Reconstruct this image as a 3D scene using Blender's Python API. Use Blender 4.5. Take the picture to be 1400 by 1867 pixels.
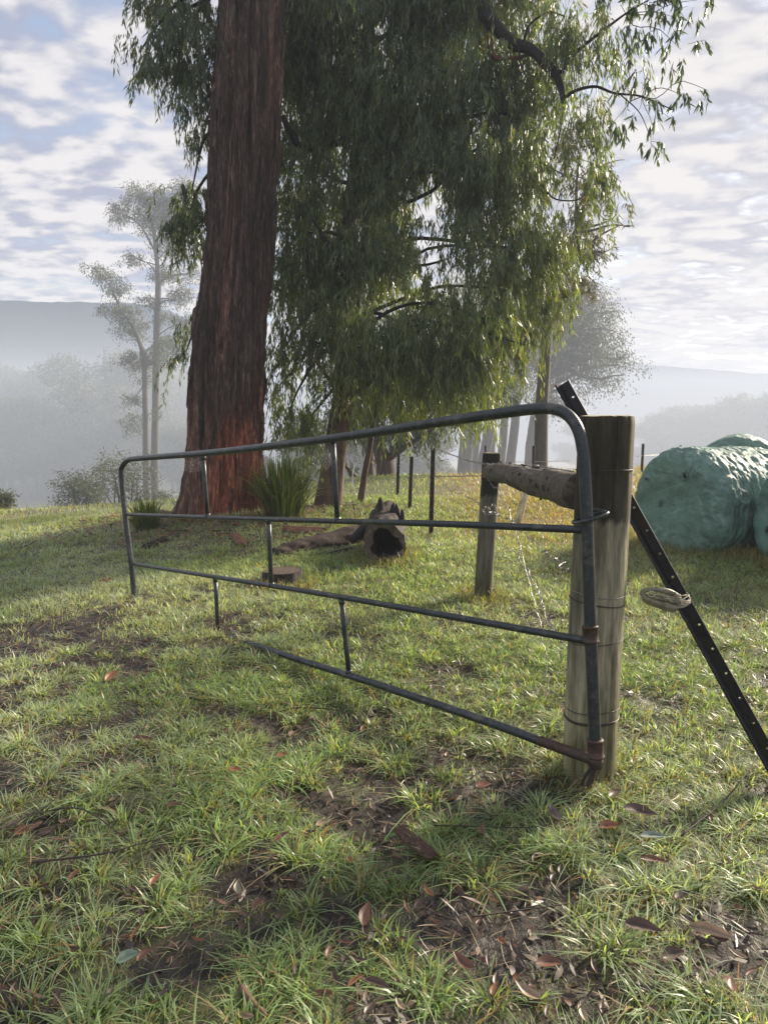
import bpy, math, random
import numpy as np
from mathutils import Vector, Matrix

for o in list(bpy.data.objects):
    bpy.data.objects.remove(o)
S = bpy.context.scene
COL = S.collection
PI = math.pi

# ------------------------------------------------------------------ camera
CAM_H = 1.35
PITCH = math.radians(7.68)
cam_d = bpy.data.cameras.new('camera'); cam = bpy.data.objects.new('camera', cam_d); COL.objects.link(cam)
cam_d.sensor_fit = 'VERTICAL'; cam_d.sensor_height = 36.0; cam_d.lens = 24.0
cam_d.clip_start = 0.02; cam_d.clip_end = 6000
cam.location = (0, 0, CAM_H); cam.rotation_euler = (PI/2 - PITCH, 0, 0)
S.camera = cam

# ------------------------------------------------------------------ sun, sky, exposure
SUN_EL = math.radians(25); SUN_AZ = math.radians(54)      # azimuth measured from +Y towards +X
SUN_DIR = Vector((math.sin(SUN_AZ)*math.cos(SUN_EL), math.cos(SUN_AZ)*math.cos(SUN_EL), math.sin(SUN_EL)))
sun_d = bpy.data.lights.new('sun', 'SUN'); sun_d.energy = 5.0; sun_d.angle = math.radians(10.0); sun_d.color = (1.0, .86, .68)
sun = bpy.data.objects.new('sun', sun_d); COL.objects.link(sun)
sun.rotation_euler = (-SUN_DIR).to_track_quat('-Z', 'Y').to_euler()
S.view_settings.view_transform = 'Standard'; S.view_settings.look = 'None'
S.view_settings.gamma = 1.0; S.view_settings.use_curve_mapping = False
S.view_settings.exposure = 1.3

world = bpy.data.worlds.new('World'); S.world = world; world.use_nodes = True
wn = world.node_tree; wn.nodes.clear()
def N(t, typ, **kw):
    n = t.nodes.new(typ)
    for k, v in kw.items():
        if k == 'inp':
            for a, b in v.items(): n.inputs[a].default_value = b
        else: setattr(n, k, v)
    return n
def L(t, a, b): t.links.new(a, b)
def ramp(t, fac, stops, interp='LINEAR'):
    r = t.nodes.new('ShaderNodeValToRGB'); r.color_ramp.interpolation = interp
    e = r.color_ramp.elements
    while len(e) < len(stops): e.new(0.5)
    for k, (p, c) in enumerate(stops):
        e[k].position = p
        e[k].color = (c, c, c, 1) if not isinstance(c, (tuple, list)) else (c[0], c[1], c[2], 1)
    L(t, fac, r.inputs[0]); return r
def math_n(t, op, a, b=None, c=None):
    n = t.nodes.new('ShaderNodeMath'); n.operation = op
    for i, v in enumerate((a, b, c)):
        if v is None: continue
        if isinstance(v, (int, float)): n.inputs[i].default_value = v
        else: L(t, v, n.inputs[i])
    return n.outputs[0]
def mixc(t, fac, a, b, mode='MIX'):
    n = t.nodes.new('ShaderNodeMix'); n.data_type = 'RGBA'; n.blend_type = mode
    for i, v in ((0, fac), (6, a), (7, b)):
        if isinstance(v, (int, float)): n.inputs[i].default_value = v
        elif isinstance(v, (tuple, list)): n.inputs[i].default_value = (v[0], v[1], v[2], 1)
        else: L(t, v, n.inputs[i])
    return n.outputs[2]

tc = N(wn, 'ShaderNodeTexCoord')
sep = N(wn, 'ShaderNodeSeparateXYZ'); L(wn, tc.outputs['Generated'], sep.inputs[0])
zc = math_n(wn, 'ADD', math_n(wn, 'MAXIMUM', sep.outputs[2], 0.0), 0.13)
comb = N(wn, 'ShaderNodeCombineXYZ')
L(wn, math_n(wn, 'DIVIDE', sep.outputs[0], zc), comb.inputs[0]); L(wn, math_n(wn, 'DIVIDE', sep.outputs[1], zc), comb.inputs[1])
mp = N(wn, 'ShaderNodeMapping'); mp.inputs['Rotation'].default_value = (0, 0, 0.35); mp.inputs['Scale'].default_value = (1.15, 1.5, 1)
mp.inputs['Location'].default_value = (0.4, 1.35, 0)
L(wn, comb.outputs[0], mp.inputs[0])
n1 = N(wn, 'ShaderNodeTexNoise', inp={'Scale': 1.5, 'Detail': 5.0, 'Roughness': 0.55, 'Distortion': 0.1})
n2 = N(wn, 'ShaderNodeTexNoise', inp={'Scale': 6.0, 'Detail': 5.0, 'Roughness': 0.52, 'Distortion': 0.15})
n3 = N(wn, 'ShaderNodeTexNoise', inp={'Scale': 3.0, 'Detail': 4.0, 'Roughness': 0.5, 'Distortion': 0.1})
for n in (n1, n2, n3): L(wn, mp.outputs[0], n.inputs['Vector'])
cov = math_n(wn, 'ADD', math_n(wn, 'MULTIPLY', n1.outputs[0], 0.6), math_n(wn, 'MULTIPLY', n2.outputs[0], 0.4))
mask = ramp(wn, cov, [(0.27, 0.0), (0.50, 1.0)], 'EASE')
shade = ramp(wn, math_n(wn, 'ADD', math_n(wn, 'MULTIPLY', n2.outputs[0], 0.55), math_n(wn, 'MULTIPLY', n3.outputs[0], 0.45)),
             [(0.40, (0.43, 0.46, 0.63)), (0.58, (1.02, 0.98, 0.98))], 'EASE')
vd = N(wn, 'ShaderNodeVectorMath', operation='DOT_PRODUCT'); L(wn, tc.outputs['Generated'], vd.inputs[0])
GLOW = Vector((math.sin(math.radians(26)), math.cos(math.radians(26)), math.sin(math.radians(19)))).normalized()
vd.inputs[1].default_value = GLOW
glow = math_n(wn, 'POWER', math_n(wn, 'MAXIMUM', vd.outputs['Value'], 0.0), 12.0)
warm = mixc(wn, math_n(wn, 'MULTIPLY', glow, 0.22), shade.outputs[0], (1.05, 0.97, 0.86))
hz = ramp(wn, sep.outputs[2], [(0.0, 1.0), (0.16, 0.0)], 'EASE')
warm = mixc(wn, math_n(wn, 'MULTIPLY', hz.outputs[0], 0.5), warm, (0.62, 0.62, 0.66))
sky = N(wn, 'ShaderNodeTexSky', sky_type='NISHITA', sun_disc=False, sun_elevation=SUN_EL, sun_rotation=SUN_AZ, air_density=1.1, dust_density=2.0, ozone_density=1.5)
bg1 = N(wn, 'ShaderNodeBackground', inp={'Strength': 0.09}); L(wn, sky.outputs[0], bg1.inputs[0])
bg2 = N(wn, 'ShaderNodeBackground', inp={'Strength': 0.35}); L(wn, warm, bg2.inputs[0])
mx = N(wn, 'ShaderNodeMixShader'); L(wn, math_n(wn, 'MAXIMUM', mask.outputs[0], hz.outputs[0]), mx.inputs[0])
L(wn, bg1.outputs[0], mx.inputs[1]); L(wn, bg2.outputs[0], mx.inputs[2])
wo = N(wn, 'ShaderNodeOutputWorld'); L(wn, mx.outputs[0], wo.inputs[0])

S.render.engine = 'CYCLES'
S.cycles.max_bounces = 6; S.cycles.diffuse_bounces = 3; S.cycles.glossy_bounces = 2; S.cycles.transmission_bounces = 3
S.cycles.volume_bounces = 1; S.cycles.transparent_max_bounces = 4
S.cycles.use_denoising = True; S.cycles.use_adaptive_sampling = True; S.cycles.adaptive_threshold = 0.02
S.cycles.caustics_reflective = False; S.cycles.caustics_refractive = False
S.cycles.sample_clamp_indirect = 4.0

# ------------------------------------------------------------------ helpers: space
F = 24.0/36.0*1867.0
def ray(px, py):
    vx, vy = (px-700.0)/F, (933.5-py)/F
    return np.array([vx, math.cos(PITCH)+vy*math.sin(PITCH), -math.sin(PITCH)+vy*math.cos(PITCH)])
def P(px, py, Y):
    """world point on the sight line at forward distance Y metres"""
    d = ray(px, py)
    return np.array([0, 0, CAM_H]) + d*(Y/d[1])

# ------------------------------------------------------------------ helpers: noise
def _hash(ix, iy, iz, seed):
    h = (ix.astype(np.uint32)*np.uint32(374761393) + iy.astype(np.uint32)*np.uint32(668265263)
         + iz.astype(np.uint32)*np.uint32(2147483647) + np.uint32(seed*1013904223 & 0xffffffff))
    h = (h ^ (h >> np.uint32(13)))*np.uint32(1274126177)
    h = (h ^ (h >> np.uint32(16)))*np.uint32(2246822519)
    return ((h ^ (h >> np.uint32(15))) & np.uint32(0xffffff)).astype(np.float64)/float(0xffffff)
def vn(x, y, z=0.0, seed=0):
    x, y, z = np.broadcast_arrays(np.asarray(x, float), np.asarray(y, float), np.asarray(z, float))
    ix, iy, iz = np.floor(x).astype(np.int64), np.floor(y).astype(np.int64), np.floor(z).astype(np.int64)
    fx, fy, fz = x-ix, y-iy, z-iz
    fx, fy, fz = fx*fx*(3-2*fx), fy*fy*(3-2*fy), fz*fz*(3-2*fz)
    r = 0
    for a in (0, 1):
        for b in (0, 1):
            for c in (0, 1):
                w = (fx if a else 1-fx)*(fy if b else 1-fy)*(fz if c else 1-fz)
                r = r + w*_hash(ix+a, iy+b, iz+c, seed)
    return r
def fbm(x, y, z=0.0, seed=0, octv=4, gain=0.5):
    s, a, t = 0, 1.0, 0
    for k in range(octv):
        s = s + a*vn(np.asarray(x)*2**k, np.asarray(y)*2**k, np.asarray(z)*2**k, seed+k*7); t += a; a *= gain
    return s/t
def sstep(a, b, x):
    t = np.clip((np.asarray(x, float)-a)/(b-a), 0, 1); return t*t*(3-2*t)

# ------------------------------------------------------------------ ground height
def macro(x, y):
    x = np.asarray(x, float); y = np.asarray(y, float)
    z = -0.058*np.log1p(np.exp(-(x+0.6)*1.5))/1.5*sstep(0, 6, y)*np.exp(-np.maximum(0, -x-8)/12)
    yc = 10.8 + 4.4*sstep(-6, 1, x) + 3.0*sstep(2, 10, x)
    r = np.maximum(0, y-yc)
    drop = np.where(r < 9, 0.012*r*r, 0.012*81+0.216*(r-9))
    z = z - 40.0*(1-np.exp(-drop/40.0))
    z = z + 0.16*np.exp(-(((x+2.2)/1.7)**2+((y-9.6)/1.5)**2))
    return z
def zg(x, y):
    x = np.asarray(x, float); y = np.asarray(y, float)
    near = np.exp(-np.maximum(0, y-6)/10)
    m = macro(x, y) + 0.10*(fbm(x*0.45, y*0.45, 0, 3, 2)-0.5)
    return m + near*(0.055*(fbm(x*2.6, y*2.6, 0, 11, 3)-0.5) + 0.022*(fbm(x*13, y*13, 0, 17, 2)-0.5))
def G(px, py):
    """the ground point on a sight line"""
    d = ray(px, py); Y = 2.0
    lo, hi = 1.0, 60.0
    for k in range(50):
        m = (lo+hi)/2; p = P(px, py, m)
        if p[2] > float(zg(p[0], p[1])): lo = m
        else: hi = m
    return P(px, py, lo)
def onto(x, y, dz=0.0): return np.array([x, y, float(zg(x, y))+dz])

# patches of bare mud: x, y, rx, ry, strength
MUD = []
for (px, py, rx, ry, s) in [(440, 1610, 150, 60, 1.0), (300, 1740, 110, 80, .8), (860, 1670, 190, 70, .8), (700, 1790, 120, 60, .6),
                            (55, 1150, 110, 26, .9), (1290, 1700, 90, 40, .7), (620, 1560, 120, 30, .4), (1190, 1500, 150, 35, .5),
                            (900, 1480, 160, 40, .45), (60, 1850, 130, 40, .9), (570, 1850, 300, 25, .5), (1170, 1800, 110, 50, .6),
                            (110, 968, 90, 7, .4), (600, 1000, 100, 9, .6), (420, 1005, 150, 14, .55), (330, 1080, 60, 8, .3)]:
    c = G(px, py); a = G(px+rx, py); b = G(px, py-ry) if py-ry > 900 else G(px, 930)
    MUD.append((c[0], c[1], abs(a[0]-c[0])+.05, abs(b[1]-c[1])+.05, s))
def mudmap(x, y):
    m = np.zeros(np.shape(x))
    for (cx, cy, rx, ry, s) in MUD:
        d = ((x-cx)/rx)**2 + ((y-cy)/ry)**2
        m = np.maximum(m, s*np.exp(-d*0.9))
    return m
def grassmap(x, y):
    """0 bare .. 1 full cover"""
    n = fbm(x*2.0, y*2.0, 0, 23, 3)
    n2 = fbm(x*8.5, y*8.5, 0, 29, 2)
    far = sstep(3.0, 6.5, y)
    d = (0.70+0.2*far) + (n-0.5)*(1.9-0.9*far) + (n2-0.5)*(2.4-1.3*far) - mudmap(x, y)*1.15
    return np.clip(d*1.3, 0, 1)

# ------------------------------------------------------------------ helpers: meshes
def mesh_np(name, verts, faces, mat=None, cols=None, smooth=True):
    """faces: list of (n,k) int arrays, k = 3 or 4"""
    me = bpy.data.meshes.new(name)
    verts = np.asarray(verts, np.float32).reshape(-1, 3)
    fl = [np.asarray(f, np.int32) for f in (faces if isinstance(faces, list) else [faces]) if len(f)]
    nl = sum(f.size for f in fl); nf = sum(len(f) for f in fl)
    me.vertices.add(len(verts)); me.vertices.foreach_set('co', verts.ravel())
    me.loops.add(nl); me.loops.foreach_set('vertex_index', np.concatenate([f.ravel() for f in fl]))
    tot = np.concatenate([np.full(len(f), f.shape[1], np.int32) for f in fl])
    st = np.concatenate([[0], np.cumsum(tot)[:-1]]).astype(np.int32)
    me.polygons.add(nf); me.polygons.foreach_set('loop_start', st); me.polygons.foreach_set('loop_total', tot)
    me.polygons.foreach_set('use_smooth', np.full(nf, smooth, bool))
    me.update(calc_edges=True)
    if cols is not None:
        ca = me.color_attributes.new('Col', 'FLOAT_COLOR', 'POINT')
        c = np.ones((len(verts), 4), np.float32); c[:, :3] = cols
        ca.data.foreach_set('color', c.ravel())
    if mat: me.materials.append(mat)
    me.validate()
    return me
def obj(name, me, parent=None, loc=None):
    o = bpy.data.objects.new(name, me); COL.objects.link(o)
    if parent is not None: o.parent = parent
    if loc is not None: o.location = loc
    return o
def tag(o, label=None, cat=None, group=None, kind=None):
    if label: o['label'] = label
    if cat: o['category'] = cat
    if group: o['group'] = group
    if kind: o['kind'] = kind
    return o
def thing(name, loc, label, cat, group=None):
    o = bpy.data.objects.new(name, None); COL.objects.link(o); o.location = loc; o.empty_display_size = 0.1
    return tag(o, label, cat, group)
def copy_tree(o, parent=None):
    c = o.copy(); COL.objects.link(c)
    if parent is not None: c.parent = parent
    for ch in list(o.children): copy_tree(ch, c)
    return c
class MB:
    """collects pieces and links them as ONE mesh"""
    def __init__(s, org=(0, 0, 0)): s.v = []; s.q = []; s.t = []; s.c = []; s.n = 0; s.org = np.array(org, float); s.hasc = False
    def add(s, v, q=None, t=None, c=None):
        v = np.asarray(v, float).reshape(-1, 3)
        if q is not None and len(q): s.q.append(np.asarray(q)+s.n)
        if t is not None and len(t): s.t.append(np.asarray(t)+s.n)
        cc = np.ones((len(v), 3))*0.5 if c is None else np.broadcast_to(np.asarray(c, float), (len(v), 3))
        if c is not None: s.hasc = True
        s.c.append(cc); s.v.append(v); s.n += len(v)
    def me(s, name, mat, smooth=True):
        f = []
        if s.q: f.append(np.concatenate(s.q))
        if s.t: f.append(np.concatenate(s.t))
        return mesh_np(name, np.concatenate(s.v)-s.org, f, mat, np.concatenate(s.c) if s.hasc else None, smooth)
    def build(s, name, mat, parent=None, smooth=True, loc=None):
        return obj(name, s.me(name, mat, smooth), parent, loc)
def catmull(pts, n):
    p = np.asarray(pts, float)
    if len(p) < 3: return np.array([p[0]+(p[-1]-p[0])*t for t in np.linspace(0, 1, n)])
    q = np.vstack([2*p[0]-p[1], p, 2*p[-1]-p[-2]])
    out = []
    for t in np.linspace(0, len(p)-1-1e-9, n):
        i = int(t); u = t-i
        a, b, c, d = q[i], q[i+1], q[i+2], q[i+3]
        out.append(0.5*((2*b)+(-a+c)*u+(2*a-5*b+4*c-d)*u*u+(-a+3*b-3*c+d)*u**3))
    return np.array(out)
def frames(path):
    T = np.gradient(path, axis=0); T /= np.linalg.norm(T, axis=1)[:, None]+1e-12
    u = np.cross(T[0], [0, 0, 1.0])
    if np.linalg.norm(u) < 1e-3: u = np.cross(T[0], [0, 1.0, 0])
    u /= np.linalg.norm(u); U = []
    for t in T:
        u = u-t*np.dot(u, t); u /= np.linalg.norm(u)+1e-12; U.append(u)
    U = np.array(U); V = np.cross(T, U)
    return T, U, V
def tube(path, rad, sides=8, cap=True, wob=0.0, seed=0, wf=6.0, wl=1.0):
    """sweep a circle; returns verts, quads, tris"""
    path = np.asarray(path, float); n = len(path)
    rad = np.broadcast_to(np.asarray(rad, float), (n,))
    T, U, V = frames(path)
    a = np.linspace(0, 2*PI, sides, endpoint=False)
    ca, sa = np.cos(a), np.sin(a)
    R = np.repeat(rad[:, None], sides, 1)
    if wob:
        ln = np.concatenate([[0], np.cumsum(np.linalg.norm(np.diff(path, axis=0), axis=1))])
        nz = fbm(ca[None, :]*wf*.3+5, sa[None, :]*wf*.3+9, ln[:, None]*wl, seed, 3)
        R = R*(1+wob*(nz-0.5)*2)
    v = path[:, None, :]+R[..., None]*(ca[None, :, None]*U[:, None, :]+sa[None, :, None]*V[:, None, :])
    v = v.reshape(-1, 3)
    i = np.arange(n-1)[:, None]*sides; j = np.arange(sides)[None, :]; k = (j+1) % sides
    q = np.stack([i+j, i+k, i+sides+k, i+sides+j], -1).reshape(-1, 4)
    t = None
    if cap:
        v = np.vstack([v, path[0], path[-1]]); c0, c1 = n*sides, n*sides+1
        jj = np.arange(sides); kk = (jj+1) % sides
        t = np.vstack([np.stack([np.full(sides, c0), kk, jj], -1), np.stack([np.full(sides, c1), (n-1)*sides+jj, (n-1)*sides+kk], -1)])
    return v, q, t
def box(c, sx, sy, sz, rot=None):
    v = np.array([[x, y, z] for x in (-.5, .5) for y in (-.5, .5) for z in (-.5, .5)])*np.array([sx, sy, sz])
    if rot is not None: v = v@np.asarray(rot).T
    q = [[0, 1, 3, 2], [4, 6, 7, 5], [0, 4, 5, 1], [2, 3, 7, 6], [0, 2, 6, 4], [1, 5, 7, 3]]
    return v+np.asarray(c), q

# leaves ----------------------------------------------------------
def leaves(base, dirv, ln, wd, rng, seg=1, bend=0.25, fold=0.15):
    """lance-shaped leaves: base (n,3), dirv (n,3); seg 1 = 4 verts 2 tris, seg 2 = 6 verts 4 tris"""
    n = len(base)
    d = dirv/(np.linalg.norm(dirv, axis=1)[:, None]+1e-9)
    r = rng.normal(size=(n, 3)); s = np.cross(d, r); s /= np.linalg.norm(s, axis=1)[:, None]+1e-9
    nn = np.cross(d, s)
    ln = np.asarray(ln)[:, None]; wd = np.asarray(wd)[:, None]
    b = (rng.random((n, 1))*2-1)*bend*ln
    if seg == 1:
        m = base+d*ln*0.42+nn*b*0.35
        v = np.stack([base, m+s*wd*.5+nn*wd*fold, base+d*ln+nn*b+s*b*.4, m-s*wd*.5+nn*wd*fold], 1).reshape(-1, 3)
        i = np.arange(n)[:, None]*4
        t = np.concatenate([i+[0, 1, 2], i+[0, 2, 3]])
        return v, t, 4
    m1 = base+d*ln*0.28+nn*b*0.2; m2 = base+d*ln*0.65+nn*b*0.6+s*b*.15
    v = np.stack([base, m1+s*wd*.5, m1-s*wd*.5, m2+s*wd*.42, m2-s*wd*.42, base+d*ln+nn*b+s*b*.45], 1).reshape(-1, 3)
    i = np.arange(n)[:, None]*6
    t = np.concatenate([i+[0, 2, 1], i+[1, 2, 4], i+[1, 4, 3], i+[3, 4, 5]])
    return v, t, 6

# ------------------------------------------------------------------ materials
def new_mat(name):
    m = bpy.data.materials.new(name); m.use_nodes = True; t = m.node_tree
    b = t.nodes['Principled BSDF']; return m, t, b
def coords(t, kind='Object', scale=(1, 1, 1), rot=(0, 0, 0)):
    c = N(t, 'ShaderNodeTexCoord'); mpn = N(t, 'ShaderNodeMapping'); L(t, c.outputs[kind], mpn.inputs[0])
    mpn.inputs['Scale'].default_value = scale; mpn.inputs['Rotation'].default_value = rot
    return mpn.outputs[0]
def noise(t, vec, sc, det=4, rough=.55, dist=0):
    n = N(t, 'ShaderNodeTexNoise', inp={'Scale': sc, 'Detail': det, 'Roughness': rough, 'Distortion': dist}); L(t, vec, n.inputs['Vector']); return n.outputs[0]
def bump(t, b, h, st=.5, dist=.01):
    n = N(t, 'ShaderNodeBump', inp={'Strength': st, 'Distance': dist}); L(t, h, n.inputs['Height']); L(t, n.outputs[0], b.inputs['Normal'])

def leaf_mat(name, trans=0.35, rough=0.45, tint=(1.6, 1.5, .6), spec=.5):
    """vertex-coloured thin leaf: principled + translucent"""
    m, t, b = new_mat(name)
    a = N(t, 'ShaderNodeVertexColor', layer_name='Col')
    L(t, a.outputs[0], b.inputs['Base Color']); b.inputs['Roughness'].default_value = rough
    b.inputs['Specular IOR Level'].default_value = spec
    tr = N(t, 'ShaderNodeBsdfTranslucent'); L(t, mixc(t, 1.0, a.outputs[0], tint, 'MULTIPLY'), tr.inputs[0])
    mxs = N(t, 'ShaderNodeMixShader', inp={0: trans}); L(t, b.outputs[0], mxs.inputs[1]); L(t, tr.outputs[0], mxs.inputs[2])
    L(t, mxs.outputs[0], t.nodes['Material Output'].inputs[0]); return m
M_LEAF = leaf_mat('gum_leaf', .45, .33, spec=.7)
M_FAR = leaf_mat('distant_foliage', .30, .6)
M_GRASS = leaf_mat('grass_blade', .48, .38, (1.5, 1.5, .55), .55)
M_DEAD = leaf_mat('dead_leaf', .12, .45, (1.3, .9, .6), .5)

def m_ground():
    m, t, b = new_mat('damp_soil')
    v = coords(t)
    n = noise(t, v, 3.0, 6, .6); f = noise(t, v, 45, 4, .6)
    a = N(t, 'ShaderNodeVertexColor', layer_name='Col')
    sp = N(t, 'ShaderNodeSeparateColor'); L(t, a.outputs[0], sp.inputs[0])
    soil = ramp(t, math_n(t, 'ADD', math_n(t, 'MULTIPLY', n, .5), math_n(t, 'MULTIPLY', f, .5)), [(.35, (.009, .007, .006)), (.6, (.026, .019, .015)), (.75, (.060, .044, .033))])
    thatch = ramp(t, f, [(.3, (.035, .045, .014)), (.55, (.085, .095, .032)), (.8, (.17, .15, .07))])
    c = mixc(t, sp.outputs[0], soil.outputs[0], thatch.outputs[0])
    dry = ramp(t, f, [(.3, (.12, .09, .04)), (.7, (.30, .22, .10))])
    c = mixc(t, sp.outputs[1], c, dry.outputs[0])
    L(t, c, b.inputs['Base Color'])
    r = ramp(t, n, [(.4, .45), (.65, .85)]); L(t, r.outputs[0], b.inputs['Roughness'])
    bump(t, b, math_n(t, 'ADD', f, math_n(t, 'MULTIPLY', noise(t, v, 140, 3, .6), .5)), .9, .012)
    return m
M_GROUND = m_ground()

def m_bark(name, dark, mid, light, zs=.5, sc=14, bumpd=.012, col=True, rough=.85, fine=70):
    m, t, b = new_mat(name)
    v = coords(t, 'Object', (1, 1, zs*.12)); 
    n = noise(t, v, sc, 6, .65, .3); f = noise(t, v, fine, 4, .6); g = noise(t, coords(t), 1.6, 4, .6)
    s = math_n(t, 'ADD', math_n(t, 'MULTIPLY', n, .5), math_n(t, 'MULTIPLY', f, .5))
    c = ramp(t, s, [(.34, dark), (.52, mid), (.68, light)])
    c = mixc(t, math_n(t, 'MULTIPLY', g, .45), c.outputs[0], tuple(x*.45 for x in mid))
    if col:
        a = N(t, 'ShaderNodeVertexColor', layer_name='Col'); c = mixc(t, 1.0, c, mixc(t, 1.0, a.outputs[0], (2, 2, 2), 'MULTIPLY'), 'MULTIPLY')
    L(t, c, b.inputs['Base Color']); b.inputs['Roughness'].default_value = rough
    bump(t, b, s, 1.0, bumpd); return m
M_BARK = m_bark('stringy_bark', (.010, .007, .006), (.090, .060, .049), (.36, .265, .22), .9, 18, .035)
M_BARK2 = m_bark('rough_brown_bark', (.03, .02, .015), (.13, .085, .06), (.24, .17, .13), 1.5, 14, .02, False)
M_LIMB = m_bark('dark_limb_bark', (.008, .007, .006), (.026, .021, .018), (.06, .05, .043), 3, 20, .01, False)
M_FARBARK = m_bark('pale_gum_bark', (.05, .045, .04), (.11, .10, .088), (.20, .185, .165), 1, 4, .03, False)
M_LOG = m_bark('fallen_log_bark', (.008, .006, .005), (.030, .021, .018), (.10, .075, .062), 4, 22, .015, False)
M_RED = m_bark('shed_red_bark', (.07, .03, .018), (.20, .085, .05), (.34, .17, .11), 3, 30, .008, False)

def m_post(name, base, lo, hi, moss=.5):
    m, t, b = new_mat(name)
    v = coords(t, 'Object', (1, 1, .09)); n = noise(t, v, 26, 5, .6, .2); f = noise(t, v, 90, 4, .65)
    s = math_n(t, 'ADD', math_n(t, 'MULTIPLY', n, .55), math_n(t, 'MULTIPLY', f, .45))
    c = ramp(t, s, [(.36, lo), (.52, base), (.68, hi)]).outputs[0]
    g = noise(t, coords(t, 'Object', (1, 1, .35)), 6, 5, .6)
    c = mixc(t, math_n(t, 'MULTIPLY', ramp(t, g, [(.42, 0.), (.66, 1.)]).outputs[0], moss), c, (.06, .075, .028))
    gd = noise(t, coords(t, 'Object', (1, 1, .25)), 9, 4, .6)
    c = mixc(t, math_n(t, 'MULTIPLY', ramp(t, gd, [(.46, 0.), (.7, 1.)]).outputs[0], .75), c, (.028, .024, .02))
    a = N(t, 'ShaderNodeVertexColor', layer_name='Col'); c = mixc(t, 1.0, c, mixc(t, 1.0, a.outputs[0], (2, 2, 2), 'MULTIPLY'), 'MULTIPLY')
    L(t, c, b.inputs['Base Color']); b.inputs['Roughness'].default_value = .8
    bump(t, b, s, .8, .006); return m
M_POST = m_post('weathered_post_wood', (.30, .275, .19), (.085, .072, .048), (.54, .50, .38), .35)
M_POST2 = m_post('old_brace_wood', (.13, .12, .09), (.04, .035, .026), (.26, .24, .18), .55)

def m_simple(name, col, rough=.5, metal=0., nsc=30, amt=.25, bd=.001, second=None, spec=.5):
    m, t, b = new_mat(name); v = coords(t)
    n = noise(t, v, nsc, 5, .6)
    c = mixc(t, ramp(t, n, [(.35, 0.), (.65, 1.)]).outputs[0], tuple(x*(1-amt) for x in col), tuple(min(1, x*(1+amt)) for x in col))
    if second:
        n2 = noise(t, v, nsc*.25, 5, .65); c = mixc(t, ramp(t, n2, [(.52, 0.), (.64, 1.)]).outputs[0], c, second)
    L(t, c, b.inputs['Base Color']); b.inputs['Metallic'].default_value = metal
    L(t, ramp(t, n, [(.3, max(0, rough-.1)), (.7, min(1, rough+.12))]).outputs[0], b.inputs['Roughness'])
    b.inputs['Specular IOR Level'].default_value = spec
    bump(t, b, n, .35, bd); return m
M_GATE = m_simple('painted_gate_steel', (.045, .054, .058), .36, .45, 60, .18, .0006, (.095, .10, .095))
M_RUST = m_simple('rusty_steel', (.075, .048, .038), .6, .35, 50, .35, .001, (.055, .05, .048))
M_PICKET = m_simple('black_steel_picket', (.012, .012, .014), .35, .3, 50, .3, .0006)
M_PICKET2 = m_simple('weathered_steel_picket', (.035, .030, .027), .6, .4, 50, .3, .0006)
M_WIRE = m_simple('dewy_wire', (.26, .25, .24), .35, .4, 90, .3, .0004)
M_DWIRE = m_simple('dark_wire', (.07, .06, .05), .5, .6, 90, .3, .0004)
M_WEB = m_simple('dewy_cobweb', (.75, .75, .76), .4, 0, 90, .1, .0004)
M_TWINE = m_simple('frayed_twine', (.50, .46, .36), .8, 0, 120, .25, .001)
M_BONE = m_simple('grey_plastic_clamp', (.20, .19, .13), .5, 0, 60, .35, .001, (.09, .085, .06))
M_ENDG = m_simple('pale_end_grain', (.10, .078, .06), .8, 0, 30, .6, .008, (.025, .02, .016))
M_HOLLOW = m_simple('dark_hollow_wood', (.018, .014, .012), .9, 0, 40, .4, .006)  # one near-black colour for hollow, spikes, log end and bale punctures
M_STUMP = m_simple('sawn_stump_wood', (.065, .045, .032), .85, 0, 40, .35, .004, (.07, .05, .035))
M_TWIG = m_simple('twig_bark', (.045, .034, .028), .8, 0, 60, .4, .001)
M_RTWIG = m_simple('red_twig_bark', (.13, .07, .05), .7, 0, 60, .4, .001)
def m_wrap(name='body'):
    m, t, b = new_mat('green_stretch_wrap' if name != 'pale' else 'loose_green_film'); v = coords(t)
    n = noise(t, v, 3, 5, .6, .5)
    m1 = N(t, 'ShaderNodeMapping', inp={'Rotation': (0, 0, -.42)}); L(t, v, m1.inputs[0])
    m2 = N(t, 'ShaderNodeMapping', inp={'Scale': (1, .10, .16)}); L(t, m1.outputs[0], m2.inputs[0])
    f = math_n(t, 'ADD', math_n(t, 'MULTIPLY', noise(t, m2.outputs[0], 26, 5, .6, .5), .6), math_n(t, 'MULTIPLY', noise(t, v, 14, 5, .65, 1.5), .4))
    c = mixc(t, n, (.075, .150, .125), (.14, .235, .20)); c = mixc(t, ramp(t, f, [(.52, 0.), (.7, .75)]).outputs[0], c, (.25, .38, .34))
    a = N(t, 'ShaderNodeVertexColor', layer_name='Col'); c = mixc(t, 1.0, c, mixc(t, 1.0, a.outputs[0], (2, 2, 2), 'MULTIPLY'), 'MULTIPLY') if name != 'pale' else c
    L(t, c, b.inputs['Base Color']); b.inputs['Roughness'].default_value = .55; b.inputs['Specular IOR Level'].default_value = .4
    bump(t, b, f, .9, .035); return m
M_WRAP = m_wrap(); M_WRAPPALE = m_wrap('pale')
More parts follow.
